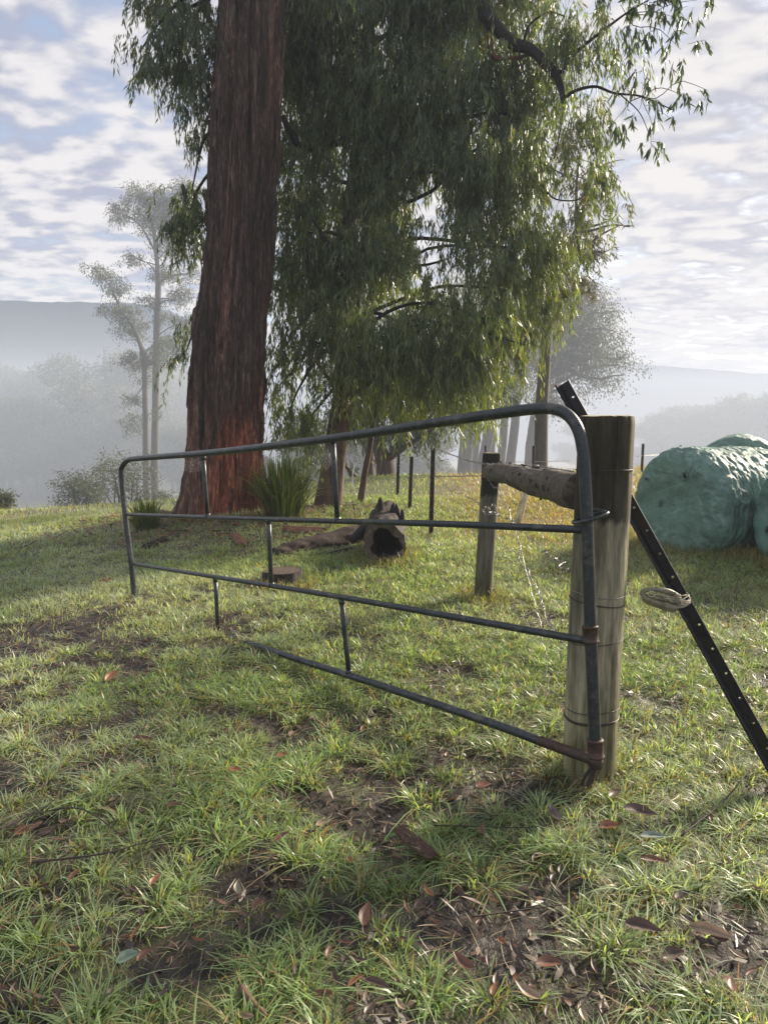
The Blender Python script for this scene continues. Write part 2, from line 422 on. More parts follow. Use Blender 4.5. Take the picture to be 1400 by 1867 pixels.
def m_hill():
    m, t, b = new_mat('haze_blue_hillside'); v = coords(t)
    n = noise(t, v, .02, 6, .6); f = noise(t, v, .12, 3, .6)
    c = ramp(t, math_n(t, 'ADD', math_n(t, 'MULTIPLY', n, .5), math_n(t, 'MULTIPLY', f, .5)), [(.35, (.010, .026, .056)), (.6, (.020, .048, .098))])  # blue of distant hazy air put into the forest colour
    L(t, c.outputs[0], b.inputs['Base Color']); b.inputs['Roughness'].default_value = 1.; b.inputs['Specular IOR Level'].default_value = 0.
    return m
M_HILL = m_hill()

# ------------------------------------------------------------------ ground sheet
def graded(lo, a, b, hi, step, g=1.09):
    mid = list(np.arange(a, b, step)); r = []; s = step; x = mid[-1]
    while x < hi: s = min(s*g, 12); x += s; r.append(min(x, hi))
    l = []; s = step; x = a
    while x > lo: s = min(s*g, 12); x -= s; l.append(max(x, lo))
    return np.array(l[::-1]+mid+r)
gx = graded(-485, -2.0, 2.0, 485, .026, 1.06); gy = graded(-60, 1.2, 4.6, 660, .026, 1.035)
XX, YY = np.meshgrid(gx, gy)
ZZ = zg(XX, YY)
nearw = np.exp(-np.maximum(0, YY-4)/4)
ZZ = ZZ + nearw*mudmap(XX, YY)*0.02*(fbm(XX*30, YY*30, 0, 41, 2)-.5)*2 - nearw*.008*(1-grassmap(XX, YY))
cov = np.clip(grassmap(XX, YY)*.8 + sstep(6, 10, YY)*.5, 0, 1)
def drymap(x, y):
    a = sstep(.2, 2.2, x-(y-9)*.02)*sstep(5.5, 10, y)
    a = np.maximum(a, .22*sstep(-4.5, -6.5, x)*sstep(8, 13, y))
    return np.clip(a*(.55+.9*(fbm(x*1.2, y*1.2, 0, 51, 3)-.2)), 0, 1)
dry = drymap(XX, YY)*.8
nx, ny = len(gx), len(gy)
i = (np.arange(ny-1)[:, None]*nx+np.arange(nx-1)[None, :]).ravel()
q = np.stack([i, i+1, i+nx+1, i+nx], -1)
cols = np.stack([cov.ravel(), dry.ravel(), np.zeros(cov.size)], -1)
o = obj('ground', mesh_np('ground', np.stack([XX, YY, ZZ], -1), q, M_GROUND, cols)); tag(o, kind='structure')

# ------------------------------------------------------------------ hills beyond the fog
hx = np.linspace(-2600, 2600, 360); hy = np.concatenate([np.linspace(668, 1800, 110), np.linspace(1850, 3600, 20)])
HX, HY = np.meshgrid(hx, hy)
az = HX/HY
def bumpf(v, c, w): return np.exp(-((v-c)/w)**2)
prof_l = .158*(1-sstep(-.36, .02, az))
prof_r = .069+.012*bumpf(az, .30, .12)-.010*sstep(.4, .7, az)
amp = np.maximum(prof_l, prof_r*sstep(-.1, .2, az)+.05*(1-sstep(-.1, .2, az)))
env = sstep(690, 1150, HY)
HZ = -42 + env*(amp*1170+42)*(1+.10*(fbm(HX/240, HY/240, 0, 61, 4)-.5)) + env*4.5*(fbm(HX/9, HY/9, 0, 67, 2)-.3)
HZ = np.where(HY > 1500, HZ-(HY-1500)*.10, HZ)
nx, ny = len(hx), len(hy)
i = (np.arange(ny-1)[:, None]*nx+np.arange(nx-1)[None, :]).ravel()
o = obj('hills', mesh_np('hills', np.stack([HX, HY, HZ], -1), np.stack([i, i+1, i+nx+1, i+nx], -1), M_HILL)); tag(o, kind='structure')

# ------------------------------------------------------------------ haze (valley fog)
v, q = box((0, 300, -4.5), 980, 730, 89.0)
hm = bpy.data.materials.new('fog'); hm.use_nodes = True; ht = hm.node_tree; ht.nodes.clear()
pv = N(ht, 'ShaderNodeVolumePrincipled'); pv.inputs['Color'].default_value = (.66, .75, .91, 1); pv.inputs['Density'].default_value = .0022
pv.inputs['Anisotropy'].default_value = .06
L(ht, pv.outputs[0], N(ht, 'ShaderNodeOutputMaterial').inputs['Volume'])
o = obj('haze', mesh_np('haze', v, np.array(q), hm, smooth=False)); tag(o, kind='stuff')

# ------------------------------------------------------------------ trees
def crown_blobs(blobs, rng, dens, spray, leaf_l, leaf_w, seg=1, per=26, droop=1.0, colfn=None, outl=.35, jitk=.045):
    """blobs: (centre, (rx,ry,rz)); hanging sprays of leaves. returns leaf arrays and twig paths"""
    B, D, C, TW = [], [], [], []
    for c, r in blobs:
        c = np.array(c); r = np.array(r); vol = r[0]*r[1]*r[2]*4.19
        n = max(5, int(dens*vol))
        u = rng.normal(size=(n, 3)); u /= np.linalg.norm(u, axis=1)[:, None]
        rad = rng.random(n)**.45
        st = c+u*r*rad[:, None]
        # uneven: drop sprays where a noise field is low so that gaps open
        keep = fbm(st[:, 0]*1.6, st[:, 1]*1.4, st[:, 2]*1.3, 71, 2) > .41
        st = st[keep]; u = u[keep]; n = len(st)
        if n == 0: continue
        Ls = spray*(.5+1.2*rng.random(n)**2)
        out = u*outl+rng.normal(size=(n, 3))*.25; out[:, 2] = np.minimum(out[:, 2], .35)*.6
        tone = rng.random(n)
        ts = np.linspace(.12, 1, per)
        for k in range(n):
            # path: starts outward then hangs
            p = st[k]+out[k]*(Ls[k]*(1-(1-ts)**2))[:, None]*.8
            p[:, 2] -= droop*Ls[k]*ts**1.7*.8
            TW.append(np.vstack([st[k]-out[k]*.15*Ls[k], p[per//3], p[2*per//3], p[-1]]))
            jit = rng.normal(size=(per, 3))*jitk*spray
            B.append(p+jit)
            d = rng.normal(size=(per, 3))*.27; d[:, 2] -= droop
            D.append(d+out[k]*.3)
            C.append(np.full(per, tone[k]))
    B = np.concatenate(B); D = np.concatenate(D); C = np.concatenate(C); n = len(B)
    ln = leaf_l*(.65+.7*rng.random(n)); wd = leaf_w*(.7+.6*rng.random(n))
    v, t, k = leaves(B, D, ln, wd, rng, seg)
    tone = np.clip(C*.6+rng.random(n)*.5, 0, 1)[:, None]
    if colfn is None: base = np.array([.030, .050, .024])*(1-tone)+np.array([.085, .115, .048])*tone
    else: base = colfn(tone, B, rng)
    return v, t, np.repeat(base, k, 0), TW, n
def col_gum(tone, B, rng):
    c = np.array([.028, .052, .030])*(1-tone)+np.array([.15, .21, .125])*tone
    y = (rng.random(len(B)) < .10)[:, None]; c = np.where(y, np.array([.15, .15, .035]), c)
    br = (rng.random(len(B)) < .02)[:, None]; return np.where(br, np.array([.13, .065, .03]), c)
def col_lime(tone, B, rng):
    w = np.clip(sstep(5.2, 1.2, B[:, 2])+.35*sstep(1.5, 4, B[:, 0]), 0, 1)[:, None]                      # foliage yellower low down and towards the right
    c = np.array([.034, .060, .030])*(1-tone)+np.array([.17, .235, .12])*tone
    c = c*(1-w)+w*(np.array([.045, .075, .024])*(1-tone)+np.array([.20, .26, .085])*tone)
    y = (rng.random(len(B)) < .10)[:, None]; return np.where(y, np.array([.17, .165, .035]), c)
def col_dist(tone, B, rng):
    return np.array([.040, .052, .032])*(1-tone)+np.array([.095, .110, .060])*tone

def col_mist(tone, B, rng):  # paleness of the mist put into the leaf colour of the tree row
    return np.array([.070, .085, .050])*(1-tone)+np.array([.16, .18, .095])*tone

def arc(a, b, lift=.3, seed=0, n=10, sag=0.):
    r = np.random.default_rng(seed); a = np.array(a, float); b = np.array(b, float); d = np.linalg.norm(b-a)
    m1 = a*.66+b*.34+np.array([0, 0, lift*d])+r.normal(size=3)*.07*d
    m2 = a*.33+b*.67+np.array([0, 0, lift*.8*d-sag])+r.normal(size=3)*.07*d
    return catmull([a, m1, m2, b], n)
def limb_part(root, org, path, r0, r1, mat, name='limb', sides=8, seed=0, wob=.18):
    mb = MB(org); n = len(path); v, q, t = tube(path, np.linspace(1, 0, n)**.8*(r0-r1)+r1, sides, True, wob, seed, 8, 3); mb.add(v, q, t)
    return mb.build(name, mat, root)
def twigs_part(root, org, TW, r, mat, frac=1.0, rng=None, name='twigs', sides=3):
    mb = MB(org)
    for w in TW:
        if frac < 1 and rng.random() > frac: continue
        v, q, t = tube(w, np.linspace(r, r*.4, len(w)), sides, False); mb.add(v, q)
    if mb.n: o = mb.build(name, mat, root); o['kind'] = 'stuff'
def crown_part(root, org, v, t, c, mat):
    o = obj('crown', mesh_np('crown', v-np.array(org), t, mat, c, True), root); o['kind'] = 'stuff'; return o

# ---- the big stringybark
def big_tree():
    Yt = 9.9
    prof = [(397, 990, 1.55), (398, 975, 1.42), (401, 950, 1.26), (405, 915, 1.17), (409, 870, 1.11), (411, 800, 1.04), (416, 700, 1.02), (422, 600, .99), (435, 450, .945), (446, 300, .90), (453, 150, .885), (459, 0, .885), (465, -160, .84), (470, -420, .75)]
    pts = [P(a, b, Yt) for a, b, w in prof]
    org = onto(pts[2][0], Yt, 0)
    rt = thing('gum_tree', org, 'massive stringybark trunk with fibrous red brown bark behind the gate', 'tree')
    n = 520; path = catmull(pts, n); path[0][2] -= .2; w = catmull([[a[2], 0, 0] for a in prof], n)[:, 0]
    sides = 300; a = np.linspace(0, 2*PI, sides, endpoint=False); ca, sa = np.cos(a), np.sin(a)
    z = path[:, 2]-org[2]
    R = np.repeat((w/2*1.0)[:, None], sides, 1)
    h = np.clip(z, -.3, None)
    lob = np.cos(a*5+.6)*.5+np.cos(a*8+2)*.35+np.cos(a*3+1)*.4
    R = R*(1+lob[None, :]*.16*np.exp(-np.maximum(h, 0)/.30)[:, None])
    R = R*(1+.05*(fbm(ca[None]*1.2+3, sa[None]*1.2+8, h[:, None]*.5, 81, 3)-.5)*2)
    tw = h*.06
    A = a[None, :]+tw[:, None]+.10*(fbm(ca[None]*1.5, sa[None]*1.5, h[:, None]*.9, 80, 2)-.5)
    C2, S2 = np.cos(A), np.sin(A)
    f1 = 1-abs(2*fbm(C2*5.0+7, S2*5.0+3, h[:, None]*.55, 83, 2)-1)*2.2
    f2 = 1-abs(2*fbm(C2*12+7, S2*12+3, h[:, None]*.9, 87, 3)-1)*2.2
    f3 = fbm(C2*34+1, S2*34+3, h[:, None]*2.2, 89, 3)
    f4 = fbm(C2*3+1, S2*3+3, h[:, None]*1.1, 93, 3)
    f5 = sstep(.60, .72, fbm(C2*7+11, S2*7+3, h[:, None]*.45, 103, 3))
    R = R+.040*(f1-.6)+.034*(f2-.6)+.034*(f3-.5)+.045*(sstep(.50, .55, f4)-.5)-.05*f5
    v = np.stack([path[:, 0][:, None]+R*ca, path[:, 1][:, None]+R*sa, np.repeat(path[:, 2][:, None], sides, 1)], -1)
    i = np.arange(n-1)[:, None]*sides; j = np.arange(sides)[None]; k = (j+1) % sides
    q = np.stack([i+j, i+k, i+sides+k, i+sides+j], -1).reshape(-1, 4)
    # bark colour: redder fresh bark low on the sunny side, grey weathered fibre elsewhere
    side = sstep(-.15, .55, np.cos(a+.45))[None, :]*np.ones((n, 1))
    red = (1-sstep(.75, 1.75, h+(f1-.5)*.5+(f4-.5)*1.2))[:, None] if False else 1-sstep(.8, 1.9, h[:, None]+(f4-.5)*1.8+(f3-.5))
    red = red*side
    strip = sstep(.60, .68, fbm(C2*4+2, S2*4+5, h[:, None]*.35, 97, 3))
    g = np.ones((n, sides, 3))*.46*np.array([1.0, .95, .95])
    g = g*(1+.5*(fbm(C2*9+2, S2*9+5, h[:, None]*.5, 99, 3)[..., None]-.5)*2)
    g = g*(1-strip[..., None])+strip[..., None]*np.array([1.05, .84, .74])
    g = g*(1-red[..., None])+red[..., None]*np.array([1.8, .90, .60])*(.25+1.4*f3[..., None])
    obj('trunk', mesh_np('trunk', v.reshape(-1, 3)-org, q, M_BARK, g.reshape(-1, 3)), rt)
    # loose fibre strips peeling off the trunk
    rng = np.random.default_rng(5); mb = MB(org)
    for s in range(260):
        th = rng.uniform(PI*.95, PI*2.1); hh = rng.uniform(.05, 1)**1.0*6.8; k = int(np.argmin(abs(z-hh)))
        jj = int(th/(2*PI)*sides) % sides; ln = rng.uniform(.15, .8); m = 7
        pth = []
        for u in range(m):
            kk = min(n-1, int(np.argmin(abs(z-(hh-ln*u/m))))); rr = R[kk, jj]+.005+.02*math.sin(u/m*PI)*rng.random()
            pth.append([path[kk, 0]+rr*math.cos(th+.02*math.sin(u*.8)), path[kk, 1]+rr*math.sin(th), path[kk, 2]])
        v2, q2, t2 = tube(np.array(pth), np.linspace(.010, .003, m)*rng.uniform(.6, 1.6), 4, False)
        c = rng.uniform(.35, 1.0)*np.array([.7, .56, .5]); mb.add(v2, q2, c=c)
    o = mb.build('bark_strips', M_BARK, rt); o['kind'] = 'stuff'
    # its drooping foliage, left of and behind the trunk
    rng = np.random.default_rng(7)
    bl = []
    for (px, py, Y, rx, rz) in [(330, -40, 10.2, .7, .6), (345, 60, 10.0, .45, .5), (300, 95, 10.2, .42, .28), (255, 95, 10.4, .18, .14), (345, 150, 10.1, .35, .45), (352, 205, 10.0, .22, .25),
                                (365, 270, 11.0, .25, .35), (345, 400, 11.2, .35, .5), (350, 350, 11, .3, .4), (330, 440, 11.0, .25, .25), (345, 590, 11.0, .25, .22), (340, 640, 11.0, .2, .12), (560, -60, 10.8, .9, .8), (560, 60, 11, .5, .6)]:
        bl.append((P(px, py, Y), (rx, .55, rz)))
    v, t, c, TW, nl = crown_blobs(bl, rng, 170, .42, .125, .020, 1, 26, 1.0, col_gum)
    crown_part(rt, org, v, t, c, M_LEAF); twigs_part(rt, org, TW, .003, M_TWIG, .5, rng)
    top = path[int(n*.95)]
    for k, (c0, r) in enumerate(bl):
        a0 = path[min(n-1, int(np.argmin(abs(path[:, 2]-(c0[2]+.7)))))]
        limb_part(rt, org, arc(a0, c0, .12, k), .035, .008, M_LIMB, seed=k)
big_tree()

# ---- the weeping gum with the wide crown
def weeping_tree():
    pts = [P(592, 960, 10.5), P(597, 940, 10.5), P(606, 860, 10.5), P(616, 780, 10.5), P(628, 700, 10.5), P(637, 600, 10.6), (P(640, 480, 10.7)), P(640, 380, 10.8), P(655, 250, 11), P(668, 100, 11.2), P(680, -60, 11.4), P(700, -300, 11.5)]
    org = onto(pts[1][0], 10.5)
    rt = thing('weeping_gum_tree', org, 'leaning gum with wide weeping crown right of the massive trunk', 'tree')
    n = 110; path = catmull(pts, n); rad = catmull([[x, 0, 0] for x in (.30, .24, .185, .165, .15, .14, .125, .115, .10, .09, .08, .06)], n)[:, 0]
    mb = MB(org); v, q, t = tube(path, rad, 40, True, .16, 3, 12, 1.2); mb.add(v, q, t); mb.build('trunk', M_BARK2, rt)
    def tp(h): return path[int(np.argmin(abs(path[:, 2]-h)))]
    # fork seen low at the trunk
    limb_part(rt, org, catmull([P(618, 775, 10.4), P(622, 745, 10.2), P(640, 722, 10.1), P(665, 705, 10.0), P(720, 660, 9.8)], 18), .055, .02, M_BARK2, seed=2)
    limb_part(rt, org, catmull([P(622, 740, 10.4), P(610, 715, 10.2), P(600, 690, 10.0), P(560, 640, 9.8)], 14), .03, .01, M_BARK2, seed=3)
    limb_part(rt, org, catmull([P(637, 520, 10.7), P(610, 470, 10.3), P(590, 430, 10.1), P(570, 400, 10.0)], 14), .05, .015, M_LIMB, seed=4)
    limb_part(rt, org, catmull([P(655, 250, 11), P(560, 270, 10.8), P(530, 240, 10.6), P(515, 210, 10.5)], 14), .06, .04, M_LIMB, seed=5)
    # the dark zigzag limb at the top right with its forks
    big = [P(840, -260, 11.0), P(862, -80, 10.2), P(878, 10, 9.8), P(905, 50, 9.7), P(935, 78, 9.6), P(965, 88, 9.5), P(990, 112, 9.4), P(1015, 140, 9.4), P(1024, 165, 9.4), P(1027, 190, 9.4)]
    limb_part(rt, org, catmull([path[-12]]+big, 60), .11, .030, M_LIMB, seed=6, wob=.22)
    limb_part(rt, org, catmull([P(1022, 135, 9.4), P(1040, 105, 9.3), P(1070, 78, 9.2), P(1100, 55, 9.1), P(1140, 25, 9.0), P(1190, -5, 9.0)], 26), .028, .006, M_LIMB, seed=7)
    limb_part(rt, org, catmull([P(1027, 180, 9.4), P(1050, 165, 9.3), P(1085, 158, 9.2), P(1120, 170, 9.1), P(1170, 176, 9.0), P(1225, 200, 8.9)], 26), .025, .005, M_LIMB, seed=8)
    limb_part(rt, org, catmull([P(1027, 188, 9.4), P(1022, 230, 9.4), P(1010, 290, 9.5)], 12), .018, .006, M_LIMB, seed=9)
    limb_part(rt, org, catmull([P(885, 20, 9.8), P(893, 80, 9.8), P(905, 105, 9.7), P(940, 105, 9.6), P(965, 100, 9.6)], 16), .035, .012, M_RED, seed=10)
    limb_part(rt, org, catmull([P(893, 70, 9.8), P(895, 120, 9.9), P(872, 160, 10), P(835, 185, 10.1)], 14), .045, .015, M_RED, seed=11)
    limb_part(rt, org, catmull([P(945, 85, 9.5), P(950, 120, 9.5), P(965, 150, 9.4), P(990, 185, 9.4)], 12), .012, .005, M_LIMB, seed=12)
    limb_part(rt, org, catmull([P(955, 75, 9.5), P(965, 45, 9.4), P(1000, 22, 9.3), P(1030, 30, 9.3)], 12), .018, .006, M_LIMB, seed=13)
    limb_part(rt, org, catmull([P(1130, 172, 9.1), P(1165, 205, 9.0), P(1185, 250, 9.0)], 12), .008, .003, M_LIMB, seed=14)
    # dark curling lower twigs
    limb_part(rt, org, catmull([P(700, 650, 9.7), P(760, 605, 9.4), P(810, 592, 9.3), P(850, 600, 9.2), P(900, 610, 9.1)], 16), .018, .006, M_LIMB, seed=15)
    limb_part(rt, org, catmull([P(985, 335, 9.6), P(1010, 362, 9.5), P(1050, 365, 9.5), P(1070, 350, 9.5)], 12), .014, .005, M_LIMB, seed=16)
    limb_part(rt, org, catmull([P(980, 400, 9.7), P(958, 440, 9.6), P(968, 460, 9.6), P(985, 466, 9.6)], 12), .014, .005, M_LIMB, seed=17)
    bl = []
    spec = [(560, 60, 11.2, .8, .9), (680, 30, 10.8, 1.0, .9), (800, 20, 10.6, .9, .8), (900, -60, 10.2, .9, .7), (620, 200, 11.2, .9, .8), (740, 180, 10.6, .9, .8), (850, 170, 10.3, .8, .75),
            (560, 330, 11.4, .6, .8), (660, 350, 10.9, .8, .8), (780, 330, 10.4, .9, .8), (900, 300, 10.0, .8, .75), (1000, 260, 10.0, .6, .6), (960, 130, 10.0, .6, .5), (1050, 330, 9.9, .45, .45),
            (570, 500, 11.2, .6, .7), (690, 480, 10.5, .8, .7), (820, 470, 10.0, .85, .7), (930, 450, 9.8, .7, .65), (1020, 440, 10.0, .45, .55), (1010, 540, 10.0, .35, .4),
            (560, 620, 10.4, .5, .5), (545, 420, 10.9, .4, .6), (600, 560, 10.1, .4, .4), (600, 690, 9.9, .25, .3), (735, 715, 10.2, .5, .25), (660, 730, 10.6, .35, .22), (850, 720, 9.8, .4, .2), (530, 560, 10.7, .3, .5), (680, 590, 10.0, .7, .5), (800, 590, 9.6, .8, .5), (910, 590, 9.4, .6, .5), (960, 630, 9.4, .32, .45), (840, 650, 9.4, .6, .35), (720, 650, 9.6, .5, .3),
            (515, 700, 10.3, .25, .3), (530, 745, 10.2, .35, .35), (560, 785, 10.1, .25, .25), (515, 640, 10.4, .25, .35),
            (900, 690, 9.2, .4, .18), (800, 680, 9.4, .4, .2), (950, 690, 9.3, .22, .15), (640, 640, 9.9, .35, .25), (1080, 60, 9.3, .4, .3), (1000, 40, 9.5, .4, .35), (1060, 210, 9.5, .35, .25)]
    rs = np.random.default_rng(3)
    for (px, py, Y, rx, rz) in spec: bl.append((P(px, py, Y), (rx, .95 if rx > .5 else rx, rz)))
    rng = np.random.default_rng(9)
    v, t, c, TW, nl = crown_blobs(bl, rng, 215, .50, .125, .019, 1, 26, 1.0, col_lime)
    crown_part(rt, org, v, t, c, M_LEAF); twigs_part(rt, org, TW, .0028, M_TWIG, .35, rng)
    for k, (c0, r) in enumerate(bl):
        if k in (34, 35, 36, 37): a0 = tp(c0[2]+.9)
        elif k < 34: a0 = tp(min(c0[2]-.2, 8))
        else: continue
        limb_part(rt, org, arc(a0, c0, .10, k+30, 12), .03+.012*r[0], .007, M_LIMB, seed=k)
    # airy end sprays against the sky, larger single leaves
    bl = [(P(a, b, Y), (rx, .3, rz)) for (a, b, Y, rx, rz) in
          [(1225, 30, 9.0, .40, .28), (1270, 0, 9.0, .25, .2), (1240, 90, 9.0, .25, .12), (1175, 130, 9.0, .28, .2), (1150, 70, 9.0, .25, .2), (1250, 180, 8.9, .30, .08), (1290, 165, 8.9, .14, .07),
           (1220, 215, 8.9, .22, .1), (1190, 255, 9, .14, .1), (1165, 200, 9, .18, .1), (1120, 220, 9.1, .25, .12), (1200, 10, 9, .3, .25), (1130, 10, 9.2, .3, .25), (1210, 280, 9, .07, .05)]]
    v, t, c, TW, nl = crown_blobs(bl, rng, 120, .20, .11, .024, 2, 12, .9, lambda tone, B, r: np.array([.030, .055, .032])*(1-tone)+np.array([.07, .11, .06])*tone, .5)
    crown_part(rt, org, v, t, c, M_LEAF); twigs_part(rt, org, TW, .0028, M_TWIG)
    for k, (c0, r) in enumerate(bl):
        a0 = [P(1140, 25, 9.0), P(1170, 176, 9.0)][0 if c0[2] > P(1000, 120, 9)[2] else 1]
        limb_part(rt, org, arc(a0, c0, .05, k+90, 8), .006, .0025, M_TWIG, sides=4, seed=k)
weeping_tree()

# ---- generic eucalypt from blobs
def blob_tree(name, label, Y, trunk, limbs, blobs, leaf, wleaf, dens, per, spray, mat=M_FARBARK, group=None, seed=0, cat='tree', droop=.5, depth=None, cf=col_dist, tsides=10, sub=4, DM=1.0, K=1.0):
    Y *= K; trunk = [(a, b, r_*K) for a, b, r_ in trunk]; limbs = [(lp, r_*K) for lp, r_ in limbs]; leaf *= K; wleaf *= K; spray *= K; dens /= K**3
    p0 = P(*trunk[0][:2], Y); g = float(zg(p0[0], Y)); org = np.array([p0[0], Y, g])
    rt = thing(name, org, label, cat, group)
    pts = [P(a, b, Y) for a, b, r in trunk]; pts = [np.array([pts[0][0], Y, g-.1])]+pts
    rs = [trunk[0][2]*1.15]+[r for a, b, r in trunk]
    n = 40; path = catmull(pts, n); rad = catmull([[x, 0, 0] for x in rs], n)[:, 0]
    mb = MB(org); v, q, t = tube(path, rad, tsides, True, .1, seed, 6, .6); mb.add(v, q, t); mb.build('trunk', mat, rt)
    rng = np.random.default_rng(seed+100)
    for k, (lp, r0) in enumerate(limbs):
        limb_part(rt, org, catmull([P(a, b, Y+rng.normal()*.02*Y*(j > 0)) for j, (a, b) in enumerate(lp)], 12), r0, r0*.25, mat, seed=k, sides=6)
    bl = []
    for (px, py, rx, rz) in blobs:
        s = Y/F; dy = rng.uniform(-.5, .5)*rx*s*1.5
        c = P(px, py, Y+dy); bl.append((c, (rx*s, rx*s*.9 if depth is None else depth, rz*s)))
    v, t, c, TW, nl = crown_blobs(bl, rng, dens*DM*3.2, spray, leaf, wleaf, 1, per, droop, cf, .5, .06 if K == 1 else .26)
    crown_part(rt, org, v, t, c, M_FAR)
    for k, (c0, r) in enumerate(bl):
        a0 = path[int(np.argmin(np.linalg.norm(path-(c0-np.array([0, 0, r[2]*1.5])), axis=1)))]
        if np.linalg.norm(a0-c0) < 12*K:
            limb_part(rt, org, arc(a0, c0, .02, k+seed, 8), rad[-1]*.7, rad[-1]*.2, mat, sides=5, seed=k)
            for u in range(sub):
                e = c0+rng.normal(size=3)*r*.55
                limb_part(rt, org, arc(c0, e, .05, k*7+u, 5), rad[-1]*.25, rad[-1]*.08, mat, 'twig', 4, seed=u)
    return rt

# slim sapling beside the weeping gum, older gum behind it
blob_tree('sapling', 'slim leaning sapling trunk between the weeping gum and the wire fence', 11.0, [(655, 932, .065), (664, 870, .055), (675, 810, .045), (684, 750, .04), (700, 690, .03)], [],
          [(700, 690, 60, 35), (740, 720, 45, 25), (670, 720, 40, 25), (770, 690, 50, 30)], .12, .018, 60, 22, .45, M_BARK2, None, 1, cf=col_gum, sub=2)
blob_tree('shaded_gum_tree', 'old thick gum in shade behind the slim sapling', 19, [(704, 893, .33), (702, 850, .25), (690, 815, .2), (676, 770, .16), (665, 700, .12)], [([(706, 850), (722, 815), (745, 780)], .14)],
          [(700, 760, 60, 40), (760, 770, 50, 35), (640, 770, 40, 40), (820, 740, 60, 50), (690, 700, 90, 50), (800, 700, 90, 50), (880, 720, 60, 45)], .17, .035, 16, 24, .8, M_BARK2, None, 2, cf=col_gum)
blob_tree('shaded_gum_tree', 'second dim gum trunk just left of the old thick gum', 22, [(676, 890, .17), (674, 830, .14), (680, 770, .11)], [],
          [(650, 730, 50, 40), (610, 760, 40, 40), (670, 690, 60, 40), (560, 800, 40, 50), (540, 860, 35, 35), (620, 840, 30, 50)], .2, .045, 10, 22, .8, M_BARK2, None, 3, cf=col_gum)
# trees behind on the right
blob_tree('gum_tree', 'mid distance gum whose brownish crown juts right of the weeping crown', 19, [(985, 880, .2), (990, 700, .17), (1010, 520, .12), (1050, 420, .07)], [([(1010, 520), (1080, 440), (1130, 410)], .05)],
          [(1070, 330, 40, 40), (1100, 300, 25, 20), (1060, 410, 50, 40), (1115, 400, 32, 30), (1140, 412, 12, 10), (1090, 460, 35, 22), (1030, 480, 50, 50), (1060, 260, 50, 30), (980, 560, 60, 50), (1040, 530, 40, 25)],
          .14, .030, 24, 22, .5, M_FARBARK, None, 4, cf=lambda tone, B, r: np.array([.05, .05, .03])*(1-tone)+np.array([.13, .12, .065])*tone)
blob_tree('misty_gum_tree', 'spreading gum in bright mist at the right end of the tree row', 32, [(968, 862, .36), (975, 780, .32), (990, 700, .26), (1020, 620, .2)], [([(985, 720), (1030, 690), (1080, 670), (1130, 665)], .12), ([(1005, 660), (1060, 600), (1090, 560)], .1)],
          [(1060, 540, 42, 32), (1095, 570, 28, 22), (1040, 600, 50, 35), (1090, 615, 40, 25), (1125, 655, 30, 15), (1050, 660, 55, 25), (1100, 690, 30, 12), (1000, 560, 50, 40), (990, 650, 50, 40), (1010, 730, 30, 22), (1045, 715, 20, 12), (1075, 520, 15, 12)],
          .13, .045, 5.5, 22, .8, M_FARBARK, 'misty gums in a row behind the fence', 5, DM=3.6, K=3.2, cf=col_dist)
row = [(840, 26, .16, 'thin misty trunk at the left end of the tree row'), (853, 30, .16, 'second misty trunk from the left end of the tree row'), (862, 34, .2, 'third misty trunk of the tree row, half behind a leaning one'),
       (876, 25, .22, 'right leaning grey trunk in the misty tree row'), (893, 33, .2, 'upright misty trunk just right of the leaning one'), (911, 30, .2, 'pale misty trunk above the wooden brace post'),
       (927, 27, .2, 'stout misty trunk right of the wooden brace post top')]
for k, (px, Y, r, lab) in enumerate(row):
    lean = 22 if k == 3 else (8, 6, 12, 0, 6, 10, 14)[k]
    blob_tree('misty_gum_tree', lab, Y, [(px, 870, r), (px+lean*.6, 800, r*.9), (px+lean, 740, r*.8), (px+lean*1.5, 640, r*.55), (px+lean*2, 520, r*.3)], [],
              [(px+lean+20, 700, 38, 26), (px+lean-20, 690, 38, 28), (px+lean*1.5, 620, 50, 40), (px+lean*2, 540, 45, 40)], .15, .05, 3.2, 20, .8, M_FARBARK, 'misty gums in a row behind the fence', 20+k, sub=2, K=3.4, DM=2.0, cf=col_mist)
# left: two tall slim gums standing in the mist
LG = 'tall slim gums in the mist left of the massive trunk'
blob_tree('slim_gum_tree', 'taller of two slim misty gums, its crown highest on the left', 50, [(283, 868, .30), (284, 760, .26), (286, 620, .24), (289, 520, .20), (286, 470, .15), (280, 420, .11), (270, 375, .07)],
          [([(289, 520), (310, 503), (350, 498)], .09), ([(284, 460), (255, 410), (225, 390)], .07), ([(287, 500), (270, 480), (235, 465)], .06), ([(283, 440), (305, 400), (330, 370)], .07), ([(287, 545), (310, 545), (340, 560)], .05)],
          [(268, 352, 32, 15), (235, 380, 30, 18), (215, 402, 12, 10), (300, 370, 32, 20), (335, 345, 25, 18), (285, 410, 35, 20), (325, 400, 30, 25), (245, 470, 22, 9), (350, 500, 22, 10), (310, 450, 32, 16), (330, 540, 26, 16), (300, 580, 22, 14), (345, 590, 22, 16), (300, 500, 28, 14), (270, 550, 22, 12), (315, 630, 26, 20), (330, 660, 12, 10)],
          .13, .06, 1.9, 20, .6, M_FARBARK, LG, 41, sub=5, DM=6.5, K=2.0)
